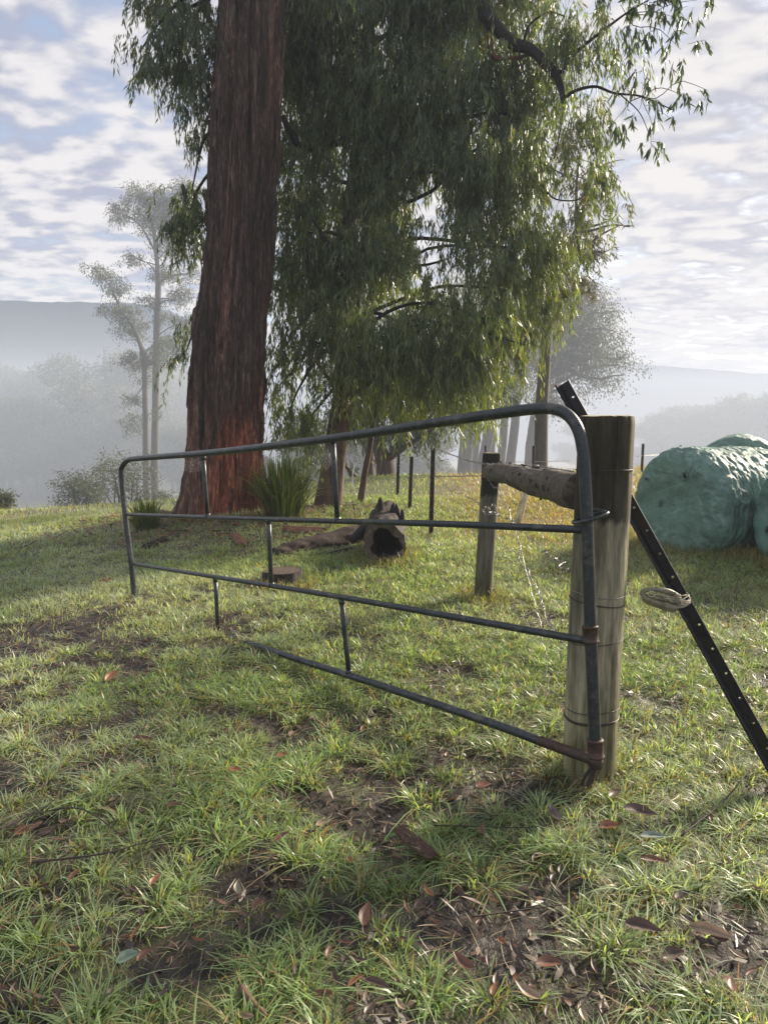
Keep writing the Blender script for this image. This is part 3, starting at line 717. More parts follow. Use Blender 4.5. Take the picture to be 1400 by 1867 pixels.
blob_tree('slim_gum_tree', 'shorter slim misty gum leaning left towards the blue hill', 46, [(267, 862, .22), (266, 760, .2), (264, 680, .18), (260, 640, .16), (245, 600, .11), (225, 570, .07), (205, 530, .05)],
          [([(262, 650), (240, 660), (225, 650)], .05), ([(265, 700), (250, 720), (240, 740)], .04)],
          [(172, 490, 20, 9), (195, 505, 24, 12), (215, 525, 22, 14), (200, 560, 20, 12), (232, 570, 26, 18), (255, 600, 24, 16), (225, 600, 18, 10), (245, 655, 28, 16), (285, 650, 24, 18), (240, 730, 16, 12), (235, 775, 16, 14), (262, 690, 12, 12), (290, 750, 8, 14), (250, 760, 14, 10), (300, 625, 20, 12)],
          .13, .06, 2.0, 20, .55, M_FARBARK, LG, 42, sub=4, DM=6.5, K=2.0)
# bushes at the edge of the mist
def bush(px, py, Y, w, h, seed, label, name='bush', leaf=.07, dens=1.0):
    rng = np.random.default_rng(seed); c = P(px, py, Y); g = float(zg(c[0], Y)); org = np.array([c[0], Y, g]); s = Y/F
    rt = thing(name, org, label, 'bush')
    H = h*s; W = w*s; mb = MB(org); bl = []
    for k in range(9):
        a = rng.uniform(0, 2*PI); e = org+np.array([math.cos(a)*W*.38*rng.random(), math.sin(a)*W*.3, H*rng.uniform(.45, .9)])
        v, q, t = tube(arc(org, e, .1, k, 6), np.linspace(.02, .006, 6)*H, 5, False, .1); mb.add(v, q)
        bl.append((e, (W*.24, W*.24, H*.26)))
    bl.append((org+np.array([0, 0, H*.35]), (W*.42, W*.3, H*.3)))
    mb.build('stem', M_TWIG, rt)
    vol = W*W*H*.2
    v, t, cc, TW, nl = crown_blobs(bl, rng, dens*4200/max(vol, .05)/10/4.19*1.1, .28*H**.5, leaf, leaf*.35, 1, 14, .1, col_dist, .8, .28)
    crown_part(rt, org, v, t, cc, M_FAR)
bush(150, 918, 40, 125, 118, 3, 'low grey green bush on the left where grass meets mist', leaf=.18)
bush(232, 893, 45, 120, 140, 4, 'taller bush at the foot of the two slim gums', leaf=.2)
bush(300, 900, 44, 60, 90, 5, 'dim bush peeping out left of the massive trunk', leaf=.19)
bush(2, 925, 20, 34, 40, 6, 'small dark bush cut by the left edge of the photo', leaf=.09)
# forest lost in fog: shared prototypes
def proto(k, H, W, rng):
    rt = bpy.data.objects.new('fogged_tree', None); COL.objects.link(rt)
    path = catmull([[0, 0, -1], [rng.normal()*.3, 0, H*.3], [rng.normal()*.5, rng.normal()*.4, H*.6], [rng.normal()*.8, 0, H*.92]], 14)
    mb = MB(); v, q, t = tube(path, np.linspace(.5, .12, 14)*H/20, 8, False, .1, k); mb.add(v, q)
    bl = []
    for j in range(16):
        z = H*rng.uniform(.32, .93); sp = W*(1.1-abs(z/H-.62)*1.9)*.5
        e = np.array([rng.uniform(-1, 1)*sp, rng.uniform(-1, 1)*sp, z]); bl.append((e, (W*.19, W*.19, H*.085)))
        v, q, t = tube(arc(path[int(len(path)*min(.9, z/H-.12))], e, .05, j, 6), np.linspace(.10, .04, 6)*H/20, 5, False); mb.add(v, q)
    mb.build('trunk', M_FARBARK, rt)
    v, t, c, TW, nl = crown_blobs(bl, rng, 3.6, 1.2, .42, .20, 1, 16, .3, col_dist, .7, .3)
    crown_part(rt, (0, 0, 0), v, t, c, M_FAR); return rt
rg = np.random.default_rng(77)
PR = [proto(k, 20, 12, rg) for k in range(4)]; used = set()
def place_far(px, top, Y, kind, label, group, wf=1.0):
    c = P(px, top, Y); g = float(zg(c[0], Y)); H = c[2]-g
    o = copy_tree(PR[kind]) if kind in used else PR[kind]; used.add(kind)
    o.location = (c[0], Y, g); s = H/19.5; o.scale = (s*wf, s*wf, s); o.rotation_euler = (0, 0, (px*37 % 360)/57.3)
    tag(o, label, 'tree', group)
LF = 'fog faded forest trees low on the left'
place_far(172, 615, 290, 0, 'big round crowned tree fading in fog left of the slim gums', LF, 1.15)
place_far(225, 690, 320, 1, 'fogged tree between the round crowned tree and the slim gums', LF)
for k, (px, top, Y) in enumerate([(-70+k_*31+(k_*17)%13, 752+(k_*29)%26+(k_%3)*14, 95+(k_*37)%30) for k_ in range(15)]+[(-60, 668, 150), (-15, 672, 140), (30, 668, 150), (62, 676, 158), (100, 676, 142), (130, 700, 170), (262, 690, 165), (300, 680, 150), (335, 676, 160), (372, 690, 150), (60, 720, 118), (10, 735, 122), (200, 735, 130), (320, 740, 120), (-40, 720, 125), (85, 735, 135), (140, 745, 125), (270, 745, 130), (40, 760, 110), (350, 760, 112), (110, 700, 160), (180, 705, 160)]):
    place_far(px, top, Y*2.6, k % 4, 'forest tree almost lost in the fog on the left', LF, 1.25)
RF = 'fog faded forest trees on the right rise'
for k, (px, top, Y) in enumerate([(1185, 762, 150), (1212, 752, 148), (1240, 746, 150), (1268, 742, 155), (1295, 742, 150), (1322, 738, 148), (1350, 728, 152), (1378, 722, 150), (1405, 722, 150), (1435, 718, 155), (1060, 768, 170), (1110, 772, 175)]):
    od = ['leftmost','second from the left','third from the left','fourth from the left','fifth from the left','fifth from the right','fourth from the right','third from the right','second from the right','rightmost','left','right'][k]
    place_far(px, top, Y*2.7, k % 4, od+' tree of the warm misty line above the silage bales' if px > 1180 else od+' of two faint trees in bright mist beside the strainer post', RF, 1.5)
CF = 'fogged trees glimpsed under the weeping crown'
for k, (px, top, Y) in enumerate([(520, 780, 90), (565, 770, 95), (610, 760, 80), (660, 780, 70), (720, 780, 75), (780, 770, 85), (560, 830, 60)]):
    place_far(px, top, Y*2.2, k % 4, ['pale fogged tree just right of the massive trunk', 'second pale fogged tree right of the massive trunk', 'pale fogged tree behind the weeping gum trunk', 'pale fogged tree behind the leaning sapling', 'pale fogged tree behind the old thick gum', 'rightmost pale fogged tree, above the three steel pickets', 'lowest pale fogged tree, left of the weeping gum trunk'][k], CF, 1.2)

# ------------------------------------------------------------------ strappy clumps
def strappy(px, py, Y, W, H, n, seed, label, c0, c1):
    rng = np.random.default_rng(seed); c = P(px, py, Y); org = onto(c[0], Y); rt = thing('strappy_clump', org, label, 'plant'); mb = MB(org)
    m = 7
    for k in range(n):
        a = rng.uniform(0, 2*PI); sp = rng.random()**1.5*1.25; b = org+np.array([math.cos(a), math.sin(a), 0])*W*.34*rng.random()**.6
        l = H*rng.uniform(.6, 1.15); u = np.linspace(0, 1, m)
        hx_ = sp*W*.62*u**1.8; hz_ = l*(u-.35*sp*u**3)
        p = b+np.stack([math.cos(a)*hx_, math.sin(a)*hx_, hz_-.03], -1)
        s = np.array([-math.sin(a+rng.normal()*.5), math.cos(a), 0]); w = (.006+.004*rng.random())*np.minimum(1, (1-u)*2.5+.08)
        v = np.concatenate([p+s*w[:, None], p-s*w[:, None]]); i = np.arange(m-1); q = np.stack([i, i+1, m+i+1, m+i], -1)
        t = rng.random(); col = np.array(c0)*(1-t)+np.array(c1)*t
        if rng.random() < .12: col = np.array([.28, .22, .10])
        mb.add(v, q, c=col)
    o = mb.build('blades', M_GRASS, rt); o['kind'] = 'stuff'
strappy(518, 940, 9.2, .78, .88, 620, 1, 'tall strappy green clump at the right foot of the massive trunk', (.05, .085, .02), (.17, .22, .05))
strappy(268, 972, 8.7, .42, .46, 260, 2, 'shorter strappy clump left of the massive trunk behind the gate end', (.05, .085, .03), (.16, .21, .07))

# ------------------------------------------------------------------ strainer post, brace
POST_X = P(1085, 1200, 2.50)[0]
def wood_post(name, label, base, top, r0, r1, mat, seed, cat='post'):
    base = np.array(base); top = np.array(top); org = base.copy(); rt = thing(name, org, label, cat)
    n, sides = 120, 80; u = np.linspace(0, 1, n)
    bot = base-(top-base)/np.linalg.norm(top-base)*.12
    path = bot[None]+(top-bot)[None]*u[:, None]; a = np.linspace(0, 2*PI, sides, endpoint=False)
    ca, sa = np.cos(a)[None], np.sin(a)[None]; h = path[:, 2][:, None]
    R = (r0+(r1-r0)*u)[:, None]*(1+.035*(fbm(ca*1.3+seed, sa*1.3+4, h*1.1, seed, 2)-.5)*2)
    gr = fbm(ca*9+seed, sa*9+2, h*.7, seed+3, 3); cr = fbm(ca*15+seed, sa*15+2, h*.8, seed+5, 2)
    R = R-.016*r0/.1*(1-sstep(.20, .31, cr))+.006*(gr-.5)
    R[-1] *= .965; R[-2] *= .99
    v = np.stack([path[:, 0][:, None]+R*ca, path[:, 1][:, None]+R*sa, np.broadcast_to(h, R.shape)+np.where(u[:, None] > .995, .004*(gr-.5), 0)], -1).reshape(-1, 3)
    i = np.arange(n-1)[:, None]*sides; j = np.arange(sides)[None]; k = (j+1) % sides
    q = np.stack([i+j, i+k, i+sides+k, i+sides+j], -1).reshape(-1, 4)
    # weathering: wet blackened head, green algae low down
    hd = sstep(.78, .84, u+.03*(vn(ca*2+u[:, None]*0, sa*2, 0, 5)-.5).mean())[:, None]
    edge = sstep(.735, .75, (u[:, None]+.035*(fbm(ca*4, sa*4, 0, 8, 3)-.5)))
    lo = 1-sstep(.05, .45, u[:, None]+.15*(gr-.5))
    c = np.ones((n, sides, 3))*.5
    c = c*(1-edge[..., None])+edge[..., None]*np.array([.085, .08, .07])
    c = c*(1-.6*lo[..., None])+.6*lo[..., None]*np.array([.40, .44, .26])
    lit_side = sstep(.25, .9, ca)*sstep(.45, .65, gr+.1)  # sunlit right-hand side painted paler into the wood colour
    c = c+(lit_side*.16)[..., None]*np.array([1, 1.05, .7])
    obj('shaft', mesh_np('shaft', v-org, q, mat, c.reshape(-1, 3)), rt)
    mb = MB(org); tv = v.reshape(n, sides, 3)[-1]; cc = tv.mean(0)+np.array([0, 0, .002])
    rings = [tv]+[cc+(tv-cc)*f+np.array([0, 0, .003*math.sin(f*25)]) for f in (.8, .6, .4, .2)]
    vv = np.concatenate(rings+[cc[None]]); qs = []; ts = []
    for m in range(4): qs.append(np.stack([m*sides+np.arange(sides), m*sides+(np.arange(sides)+1) % sides, (m+1)*sides+(np.arange(sides)+1) % sides, (m+1)*sides+np.arange(sides)], -1))
    ts = np.stack([4*sides+np.arange(sides), 4*sides+(np.arange(sides)+1) % sides, np.full(sides, 5*sides)], -1)
    mb.add(vv, np.concatenate(qs), ts, c=(.6, .55, .45)); mb.build('end_grain', mat, rt)
    return rt, org, bot, top, (r0, r1)
pb = P(1071, 1430, 2.49); pb[2] = float(zg(pb[0], pb[1])); ptop = P(1106, 759, 2.52)
strainer, sorg, sbot, stop_, sr = wood_post('strainer_post', 'thick weathered round timber post the gate hangs from', pb, ptop, .097, .099, M_POST, 31)
def axis_at(z, a=sbot, b=stop_): return a+(b-a)*((z-a[2])/(b[2]-a[2]))
def wire_loop(root, org, py, tilt, r, rw, mat, ax=axis_at, Y=2.42, seed=0, name='wire_tie', turns=1, frayed=False):
    z = P(1080, py, Y)[2]; a = np.linspace(0, 2*PI*turns, 48*turns); c = np.array([ax(z) for _ in a]); rng = np.random.default_rng(seed)
    rr = r+.002+.004*(fbm(np.cos(a)*1.5, np.sin(a)*1.5, 0, seed, 2)-.3)
    p = c+np.stack([np.cos(a)*rr, np.sin(a)*rr, tilt*np.cos(a)+.012*(fbm(np.cos(a)+3, np.sin(a)+3, 0, seed+1, 2)-.5)+.006*a/(2*PI)], -1)
    mb = MB(org); v, q, t = tube(p, rw, 6, True); mb.add(v, q, t)
    return mb.build(name, mat, root)
wire_loop(strainer, sorg, 862, .002, .100, .0018, M_DWIRE, seed=1)
wire_loop(strainer, sorg, 1091, -.006, .0985, .0015, M_WIRE, seed=2)
wire_loop(strainer, sorg, 1107, -.008, .0985, .0022, M_DWIRE, seed=3)
wire_loop(strainer, sorg, 1178, .010, .098, .0016, M_DWIRE, seed=4)
wire_loop(strainer, sorg, 1322, .006, .0975, .0024, M_DWIRE, seed=5, turns=2)
wire_loop(strainer, sorg, 1300, .012, .0975, .0016, M_DWIRE, seed=6)

b2 = G(880, 1090); t2 = P(897, 826, b2[1]+.03)
brace, borg, bbot, btop, br = wood_post('brace_post', 'shorter round brace post carrying the far end of the stay rail', b2, t2, .068, .068, M_POST2, 37)
def baxis(z): return bbot+(btop-bbot)*((z-bbot[2])/(btop[2]-bbot[2]))
mbw = None
wire_loop(brace, borg, 846, .002, .069, .002, M_DWIRE, ax=baxis, Y=b2[1], seed=8)
wire_loop(brace, borg, 868, .004, .069, .002, M_DWIRE, ax=baxis, Y=b2[1], seed=9)
# stay rail
pa = P(893, 861, b2[1]-.02); pc = P(1062, 897, 2.60)
sr_org = (pa+pc)/2; rt = thing('stay_rail', sr_org, 'horizontal bark covered stay rail between brace post and strainer post', 'rail')
mb = MB(sr_org); path = catmull([pa, pa*.66+pc*.34+[0, 0, .012], pa*.33+pc*.67+[0, 0, .0], pc], 120)
v, q, t = tube(path, np.linspace(.062, .072, 120), 64, True, .13, 4, 6, 3.5); 
vv = v.copy(); nn = fbm(v[:, 0]*25, v[:, 1]*9, v[:, 2]*25, 77, 3); cen = np.repeat(path, 64, 0); d = vv[:len(cen)]-cen
vv[:len(cen)] = cen+d*(1+.16*(nn[:len(cen), None]-.5)); mb.add(vv, q, t)
M_STAY = m_bark('flaky_stay_bark', (.045, .034, .027), (.125, .108, .085), (.25, .22, .18), 6, 26, .012, False, .85, 90)
mb.build('pole', M_STAY, rt)
mb = MB(sr_org); rng = np.random.default_rng(12)                    # curling bark flakes
for k in range(90):
    u = rng.integers(4, 112); a = rng.uniform(0, 2*PI); T, U, V = frames(path); r = .07
    n_ = U[u]*math.cos(a)+V[u]*math.sin(a); s_ = np.cross(T[u], n_); c = path[u]+n_*r
    l, w = rng.uniform(.02, .06), rng.uniform(.006, .014)
    pts = [c-s_*w, c+s_*w, c+T[u]*l+s_*w+n_*.012*rng.random(), c+T[u]*l-s_*w+n_*.012*rng.random()]; mb.add(pts, [[0, 1, 2, 3]])
o = mb.build('bark_flakes', M_STAY, rt); o['kind'] = 'stuff'

# ------------------------------------------------------------------ gate
HG = P(1070, 1100, 2.335); EG = P(232, 960, 5.45)
gdir = np.array([EG[0]-HG[0], EG[1]-HG[1], 0]); gdir /= np.linalg.norm(gdir); gnorm = np.array([-gdir[1], gdir[0], 0])
C0 = np.array([0, 0, CAM_H])
def Gp(px, py):
    d = ray(px, py); t = np.dot(np.array([HG[0], HG[1], 0])-C0*[1, 1, 0], gnorm)/np.dot(d, gnorm); return C0+d*t
gorg = Gp(1084, 1390)
gate = thing('farm_gate', gorg, 'long tubular steel farm gate painted dark grey, sagging open on the grass', 'gate')
def gt(pts, r, name, mat=M_GATE, n=60, sides=16, parent=gate):
    mb = MB(gorg); v, q, t = tube(catmull([Gp(a, b) for a, b in pts], n), r, sides); mb.add(v, q, t); return mb.build(name, mat, parent)
gt([(1086, 1385), (1081, 1270), (1076, 1150), (1070, 960), (1066, 870), (1062, 820), (1054, 785), (1038, 760), (1015, 747), (985, 745), (930, 751), (800, 770), (607, 799), (400, 824), (300, 832), (250, 836), (234, 839), (225, 848), (222, 865), (229, 940), (240, 1028), (246, 1104)], .0212, 'outer_frame', n=260, sides=20)
gt([(231, 938), (400, 944), (600, 950), (800, 955), (1066, 966)], .0142, 'rail')
gt([(242, 1028), (400, 1053), (600, 1085), (800, 1120), (1072, 1169)], .0145, 'rail')
gt([(246, 1103), (330, 1130), (430, 1164), (540, 1201), (700, 1252), (900, 1320), (985, 1351)], .0185, 'rail')
gt([(984, 1350.6), (1040, 1371), (1083, 1386)], .0195, 'rail', M_RUST, 12)['label'] = 'rusted hinge end of the bottom rail'
for a, b in [((371, 834), (379, 941)), ((607, 803), (615, 948)), ((490, 950), (495, 1067)), ((393, 1056), (398, 1151)), ((623, 1096), (636, 1226))]:
    so = gt([a, b], .0136, 'strut', n=4, sides=14)
    for e, s in ((a, 1), (b, -1)): gt([(e[0], e[1]-3*s), (e[0]+(b[0]-a[0])*.015, e[1]+5*s)], .0165, 'weld_bead', n=3, sides=12, parent=so)
def lathe(pts_axis, prof, name, mat, parent, org):
    mb = MB(org); v, q, t = tube(np.array(pts_axis), prof, 24); mb.add(v, q, t); return mb.build(name, mat, parent)
def collar(p0, p1, label=None):
    a, b = Gp(*p0), Gp(*p1); k = [a, a+(b-a)*.04, a+(b-a)*.12, a+(b-a)*.14, a+(b-a)*.86, a+(b-a)*.88, a+(b-a)*.96, b]
    return lathe(k, [.0225, .0285, .0295, .0275, .0275, .0295, .0285, .0225], 'hinge_collar', M_RUST, gate, gorg)
collar((1075, 1140), (1077, 1172)); collar((1084.5, 1347), (1086.5, 1382))
k = [Gp(1085, 1380), Gp(1085.5, 1388), Gp(1085, 1398), Gp(1085, 1400)]; lathe(k, [.026, .026, .024, .012], 'foot_socket', M_RUST, gate, gorg)
gt([(1084, 1396), (1080, 1412), (1073, 1434)], [.010]*10, 'hinge_pin', M_RUST, 10)
gt([(1084, 1396), (1074, 1404), (1064, 1420), (1060, 1432)], .006, 'pin_wire', M_RUST, 10)
# eye bolt that loops round the stile near the middle rail
c = Gp(1070, 944)
rgt = np.array([1, 0, 0]); ring = []
for a in np.linspace(0, 2*PI, 40, endpoint=True):
    ring.append(c+np.array([.012+.058*math.cos(a), .0+.034*math.sin(a)+.004, .018*math.cos(a)+.0]))
mb = MB(gorg); v, q, t = tube(np.array(ring), .0068, 10, False); mb.add(v, q)
v, q, t = tube(np.array([c+[.068, .02, .018], c+[.05, .10, .02], c+[.05, .16, .02]]), .007, 10); mb.add(v, q, t); mb.build('hinge_eye', M_GATE, gate)

# ------------------------------------------------------------------ leaning steel picket
def star_picket(name, label, a, b, w, mat, roll=0., holes=True, group=None, hole_step=.115, th=.0042, thick=1.0):
    """a bottom, b top; three flanges, real holes through the widest one"""
    a = np.array(a); b = np.array(b); ax = (b-a); Ln = np.linalg.norm(ax); ax /= Ln
    u = np.cross(ax, [0, 1.0, 0]); u /= np.linalg.norm(u); w_ = np.cross(ax, u)
    rt = thing(name, a, label, 'picket', group)
    for k in range(3):
        an = roll+k*2*PI/3; d = u*math.cos(an)+w_*math.sin(an); s = np.cross(ax, d); mb = MB(a)
        wd = w*(1.0 if k == 0 else .8); R = np.stack([d, s, ax], 1)
        def slab(x0, x1, z0, z1, tt=th):
            v, q = box([(x0+x1)/2, 0, (z0+z1)/2], x1-x0, tt, z1-z0); mb.add(a+v@R.T, q)
        if k == 0 and holes:
            z = .0; hs = .008; 
            while z < Ln-.02:
                z1 = min(z+hole_step, Ln); slab(.001, wd, z, z1-hs)
                if z1 < Ln: slab(.001, wd*.48, z1-hs, z1); slab(wd*.48+hs, wd, z1-hs, z1)
                z = z1
        else: slab(.001, wd, 0, Ln)
        v, q = box([wd, 0, Ln/2], th*1.3, th*1.9, Ln-.004); mb.add(a+v@R.T, q)
        mb.build('flange', mat, rt, smooth=False)
    return rt, ax, u, w_
pt = P(1020, 699, 2.80); pbm = P(1436, 1500, 2.33); pbm[2] = max(pbm[2], float(zg(pbm[0], pbm[1]))-.03)
star_picket('leaning_picket', 'black steel star picket leaning against the back of the strainer post', pbm, pt, .034, M_PICKET, 2.75, hole_step=.10)
def lean(t): return pbm+(pt-pbm)*t
# weathered clamp tied to the picket with twine
def px_t(py):
    ts = np.linspace(0, 1, 400); best = 0; bd = 1e9
    for t_ in ts:
        p = lean(t_)-C0; fw = p[1]*math.cos(PITCH)-p[2]*math.sin(PITCH); up = p[1]*math.sin(PITCH)+p[2]*math.cos(PITCH); yy = 933.5-F*up/fw
        if abs(yy-py) < bd: bd = abs(yy-py); best = t_
    return best
ct = lean(px_t(1093)); Yc = ct[1]-.035
corg = P(1215, 1092, Yc); cl = thing('wire_clamp', corg, 'small weathered wire clamp tied with twine to the leaning picket', 'clamp')
def cpt(pts): return np.array([P(a, b, Yc+dz) for a, b, dz in pts])
mb = MB(corg); v, q, t = tube(catmull(cpt([(1168, 1083, 0), (1180, 1093, 0), (1200, 1101, 0), (1222, 1108, -.004), (1238, 1104, 0)]), 16), [.003, .008, .012, .014, .015, .015, .015, .015, .015, .015, .014, .014, .015, .015, .010, .004], 12, True, .2, 3); mb.add(v, q, t); mb.build('lower_jaw', M_BONE, cl)
mb = MB(corg); v, q, t = tube(catmull(cpt([(1166, 1085, 0), (1176, 1076, 0), (1198, 1075, -.004), (1222, 1080, -.004), (1240, 1088, 0)]), 16), [.003, .006, .009, .010, .0095, .009, .009, .010, .010, .011, .012, .012, .010, .009, .007, .004], 12, True, .2, 5); mb.add(v, q, t); mb.build('upper_jaw', M_BONE, cl)
mb = MB(corg); v, q, t = tube(catmull(cpt([(1172, 1085, .004), (1190, 1088, .004), (1215, 1093, .003), (1238, 1096, .003)]), 14), np.linspace(.006, .014, 14), 12, True, .2, 6); mb.add(v, q, t); mb.build('hinge_block', M_BONE, cl)
mb = MB(corg); a_ = np.linspace(0, 2*PI, 24); cc = P(1187, 1083, Yc-.014); v, q, t = tube(np.stack([cc[0]+.013*np.cos(a_), cc[1]+0*a_, cc[2]+.010*np.sin(a_)], -1), .0020, 8, False); mb.add(v, q); mb.build('ring', M_TWINE, cl)
mb = MB(corg); rng = np.random.default_rng(2)
for k in range(11):
    s = rng.uniform(-.02, .02); c_ = ct+(pt-pbm)/np.linalg.norm(pt-pbm)*s; a_ = np.linspace(0, 2*PI, 18); r_ = .030+.007*rng.random()
    p = np.stack([c_[0]+r_*np.cos(a_), c_[1]+r_*np.sin(a_), c_[2]+.010*np.cos(a_+rng.uniform(0, 6))+.008*rng.normal()*0+.012*np.cos(a_)], -1); v, q, t = tube(p, .0022, 5, False); mb.add(v, q)
for k in range(14):
    s = P(1236+rng.uniform(-8, 6), 1092+rng.uniform(-12, 18), Yc-.01); e = s+np.array([rng.normal()*.012, -.004, rng.normal()*.012]); v, q, t = tube(np.array([s, (s+e)/2+[0, -.004, .003], e]), .0012, 4); mb.add(v, q, t)
for k in range(5):
    v, q, t = tube(cpt([(1190+k*8, 1078+k, -.007), (1215+rng.uniform(-6, 6), 1088+k*3, -.009), (1242, 1090+k*4, -.006)]), .0018, 5); mb.add(v, q, t)
mb.build('twine', M_TWINE, cl)

# ------------------------------------------------------------------ fence pickets and wires
PG = 'steel pickets along the wire fence'
fp = [(790, 975, 817, .027, 'nearest upright steel picket of the wire fence, left of the brace post'), (751, 927, 832, .027, 'second steel picket from the brace post, in the middle of three'), (727, 910, 828, .027, 'farthest of three steel pickets under the weeping crown')]
PK = []
for (px, yb, yt, w, lab) in fp:
    a = G(px-4, yb) if px > 730 else onto(P(px-2, yb, 12.2)[0], 12.2); a[2] -= .05; b = P(px, yt, a[1]); star_picket('steel_picket', lab, a, b, w, M_PICKET2, .3, True, PG, .18, .007); PK.append((a, b))
for (px, yt, Y, lab) in [(973, 813, 15.5, 'thin far picket seen above the stay rail'), (1172, 809, 17.5, 'thin far picket between the strainer post and the bales')]:
    b = P(px, yt, Y); a = onto(b[0], Y, -.05); star_picket('steel_picket', lab, a, b, .03, M_PICKET2, .3, False, PG, th=.01)
for (px, yt, Y, lab) in [(885, 812, 21, 'faint distant picket left of the brace post top'), (1240, 812, 24, 'faint distant picket beyond the bales')]:
    b = P(px, yt, Y); a = onto(b[0], Y, -.05); star_picket('steel_picket', lab, a, b, .03, M_PICKET2, .3, False, PG, th=.01)
# pale leaning stake in the dry grass
a = P(938, 958, 6.6); g_ = G(940, 956); a = g_; b = P(962, 888, g_[1]+.05)
mb = MB(a); path = catmull([a-[0, 0, .05], (a+b)/2+[.004, 0, 0], b], 20); v, q, t = tube(path, np.linspace(.050, .043, 20), 20, True, .15, 8); mb.add(v, q, t, c=(1.15, 1.1, 1.05))
tag(mb.build('pale_stake', M_POST, None, loc=a), 'pale bleached stake leaning in dry grass behind the brace post', 'stake')

def barbed(name, label, pts, r=.0016, barb=.10, seed=0, mat=M_WIRE, tangle=0., n=None, dew=True):
    pts = [np.array(p) for p in pts]; rng = np.random.default_rng(seed); org = pts[0].copy()
    Ln = sum(np.linalg.norm(pts[i+1]-pts[i]) for i in range(len(pts)-1)); n = n or max(20, int(Ln/.03))
    p = catmull(pts, n); rt = thing(name, org, label, 'wire')
    if tangle: p = p+(np.stack([fbm(np.arange(n)*.3, k*9, 0, seed+k, 3) for k in range(3)], -1)-.5)*tangle
    mb = MB(org)
    T, U, V = frames(p); tw = np.arange(n)*1.3
    for s in (0, PI):
        pp = p+(U*np.cos(tw+s)[:, None]+V*np.sin(tw+s)[:, None])*r*1.0
        v, q, t = tube(pp, r, 5, True); mb.add(v, q, t)
    mb.build('strand', mat, rt)
    if barb:
        mb = MB(org); k = 0.
        for d in np.arange(barb/2, Ln, barb):
            i = min(n-2, int(d/Ln*(n-1))); c = p[i]
            for j in range(2):
                dr = rng.normal(size=3); dr -= T[i]*np.dot(dr, T[i]); dr /= np.linalg.norm(dr)
                v, q, t = tube(np.array([c-dr*.012, c, c+dr*.012+T[i]*.003]), [.0006, r, .0006], 5, False); mb.add(v, q)
            v, q, t = tube(np.array([c-T[i]*.005, c+T[i]*.005]), r*2.0, 6); mb.add(v, q, t)
        o = mb.build('barbs', mat, rt); o['kind'] = 'stuff'
    return rt
bt = P(882, 846, b2[1]-.07)
barbed('barbed_wire', 'dewy top barbed wire along the stay rail', [P(1046, 860, 2.45), P(1000, 853, 3.1), P(960, 849, 3.7), P(915, 846, 4.4), bt], .0014, .08, 1)
barbed('barbed_wire', 'dewy top barbed wire from brace post to the steel pickets', [bt, P(850, 838, b2[1]+.8), P(820, 828, 7.0), P(792, 819, PK[0][0][1]), P(752, 834, PK[1][0][1]), P(728, 830, PK[2][0][1])], .0028, .12, 2)
barbed('barbed_wire', 'slack lower wire sagging between the steel pickets', [P(872, 868, b2[1]), P(835, 868, 6.5), P(790, 869, PK[0][0][1]), P(770, 866, 9), P(751, 866, PK[1][0][1]), P(727, 848, PK[2][0][1])], .0024, .12, 3)
barbed('barbed_wire', 'tangled dewy wire drooping past the brace post to the strainer', [P(800, 880, 7.6), P(845, 902, 6.2), P(872, 915, 5.3), P(900, 934, 4.9), P(935, 955, 4.4), P(975, 990, 3.6), P(1010, 1020, 3.0), P(1040, 1040, 2.5)], .0018, .09, 4, tangle=.06)
barbed('barbed_wire', 'bunched broken wire hanging down from the brace post head', [P(884, 868, b2[1]-.1), P(905, 893, 4.6), P(925, 930, 4.3), P(940, 965, 4.1), P(948, 1008, 3.9), P(968, 1050, 3.7), P(985, 1090, 3.5), P(1004, 1140, 3.2), P(1028, 1185, 2.7)], .0018, .05, 5, tangle=.05)
barbed('loose_wire', 'thin vertical strand hanging left of the strainer post', [P(915, 890, 4.5), P(935, 960, 4.1), P(965, 1060, 3.6), P(988, 1150, 3.3), P(996, 1230, 3.1), P(1003, 1300, 3.0)], .0012, 0, 6, tangle=.03)
barbed('loose_wire', 'thin dewy strand crossing behind the brace post foot', [P(850, 950, 5.6), P(890, 990, 5.2), P(905, 1008, 5.0), P(960, 1020, 4.4), P(1000, 1040, 3.6), P(1030, 1055, 2.9)], .0010, 0, 7, tangle=.02)
rt = barbed('knotted_wire', 'whitish knot of wire caught on the brace post', [P(890, 925, b2[1]-.12), P(880, 930, b2[1]-.12), P(892, 938, b2[1]-.14), P(905, 930, b2[1]-.14), P(897, 922, b2[1]-.12), P(888, 934, b2[1]-.13), P(904, 940, b2[1]-.13)], .0016, .04, 8, tangle=.03, n=60)
barbed('far_fence_wire', 'faint far fence wire right of the strainer post', [P(1160, 832, 17.4), P(1172, 831, 17.5), P(1240, 828, 20), P(1300, 826, 24)], .004, 0, 9)
barbed('far_fence_wire', 'faint far fence wire above the stay rail', [P(915, 842, 15.4), P(973, 842, 15.5), P(1040, 840, 16)], .004, 0, 10)

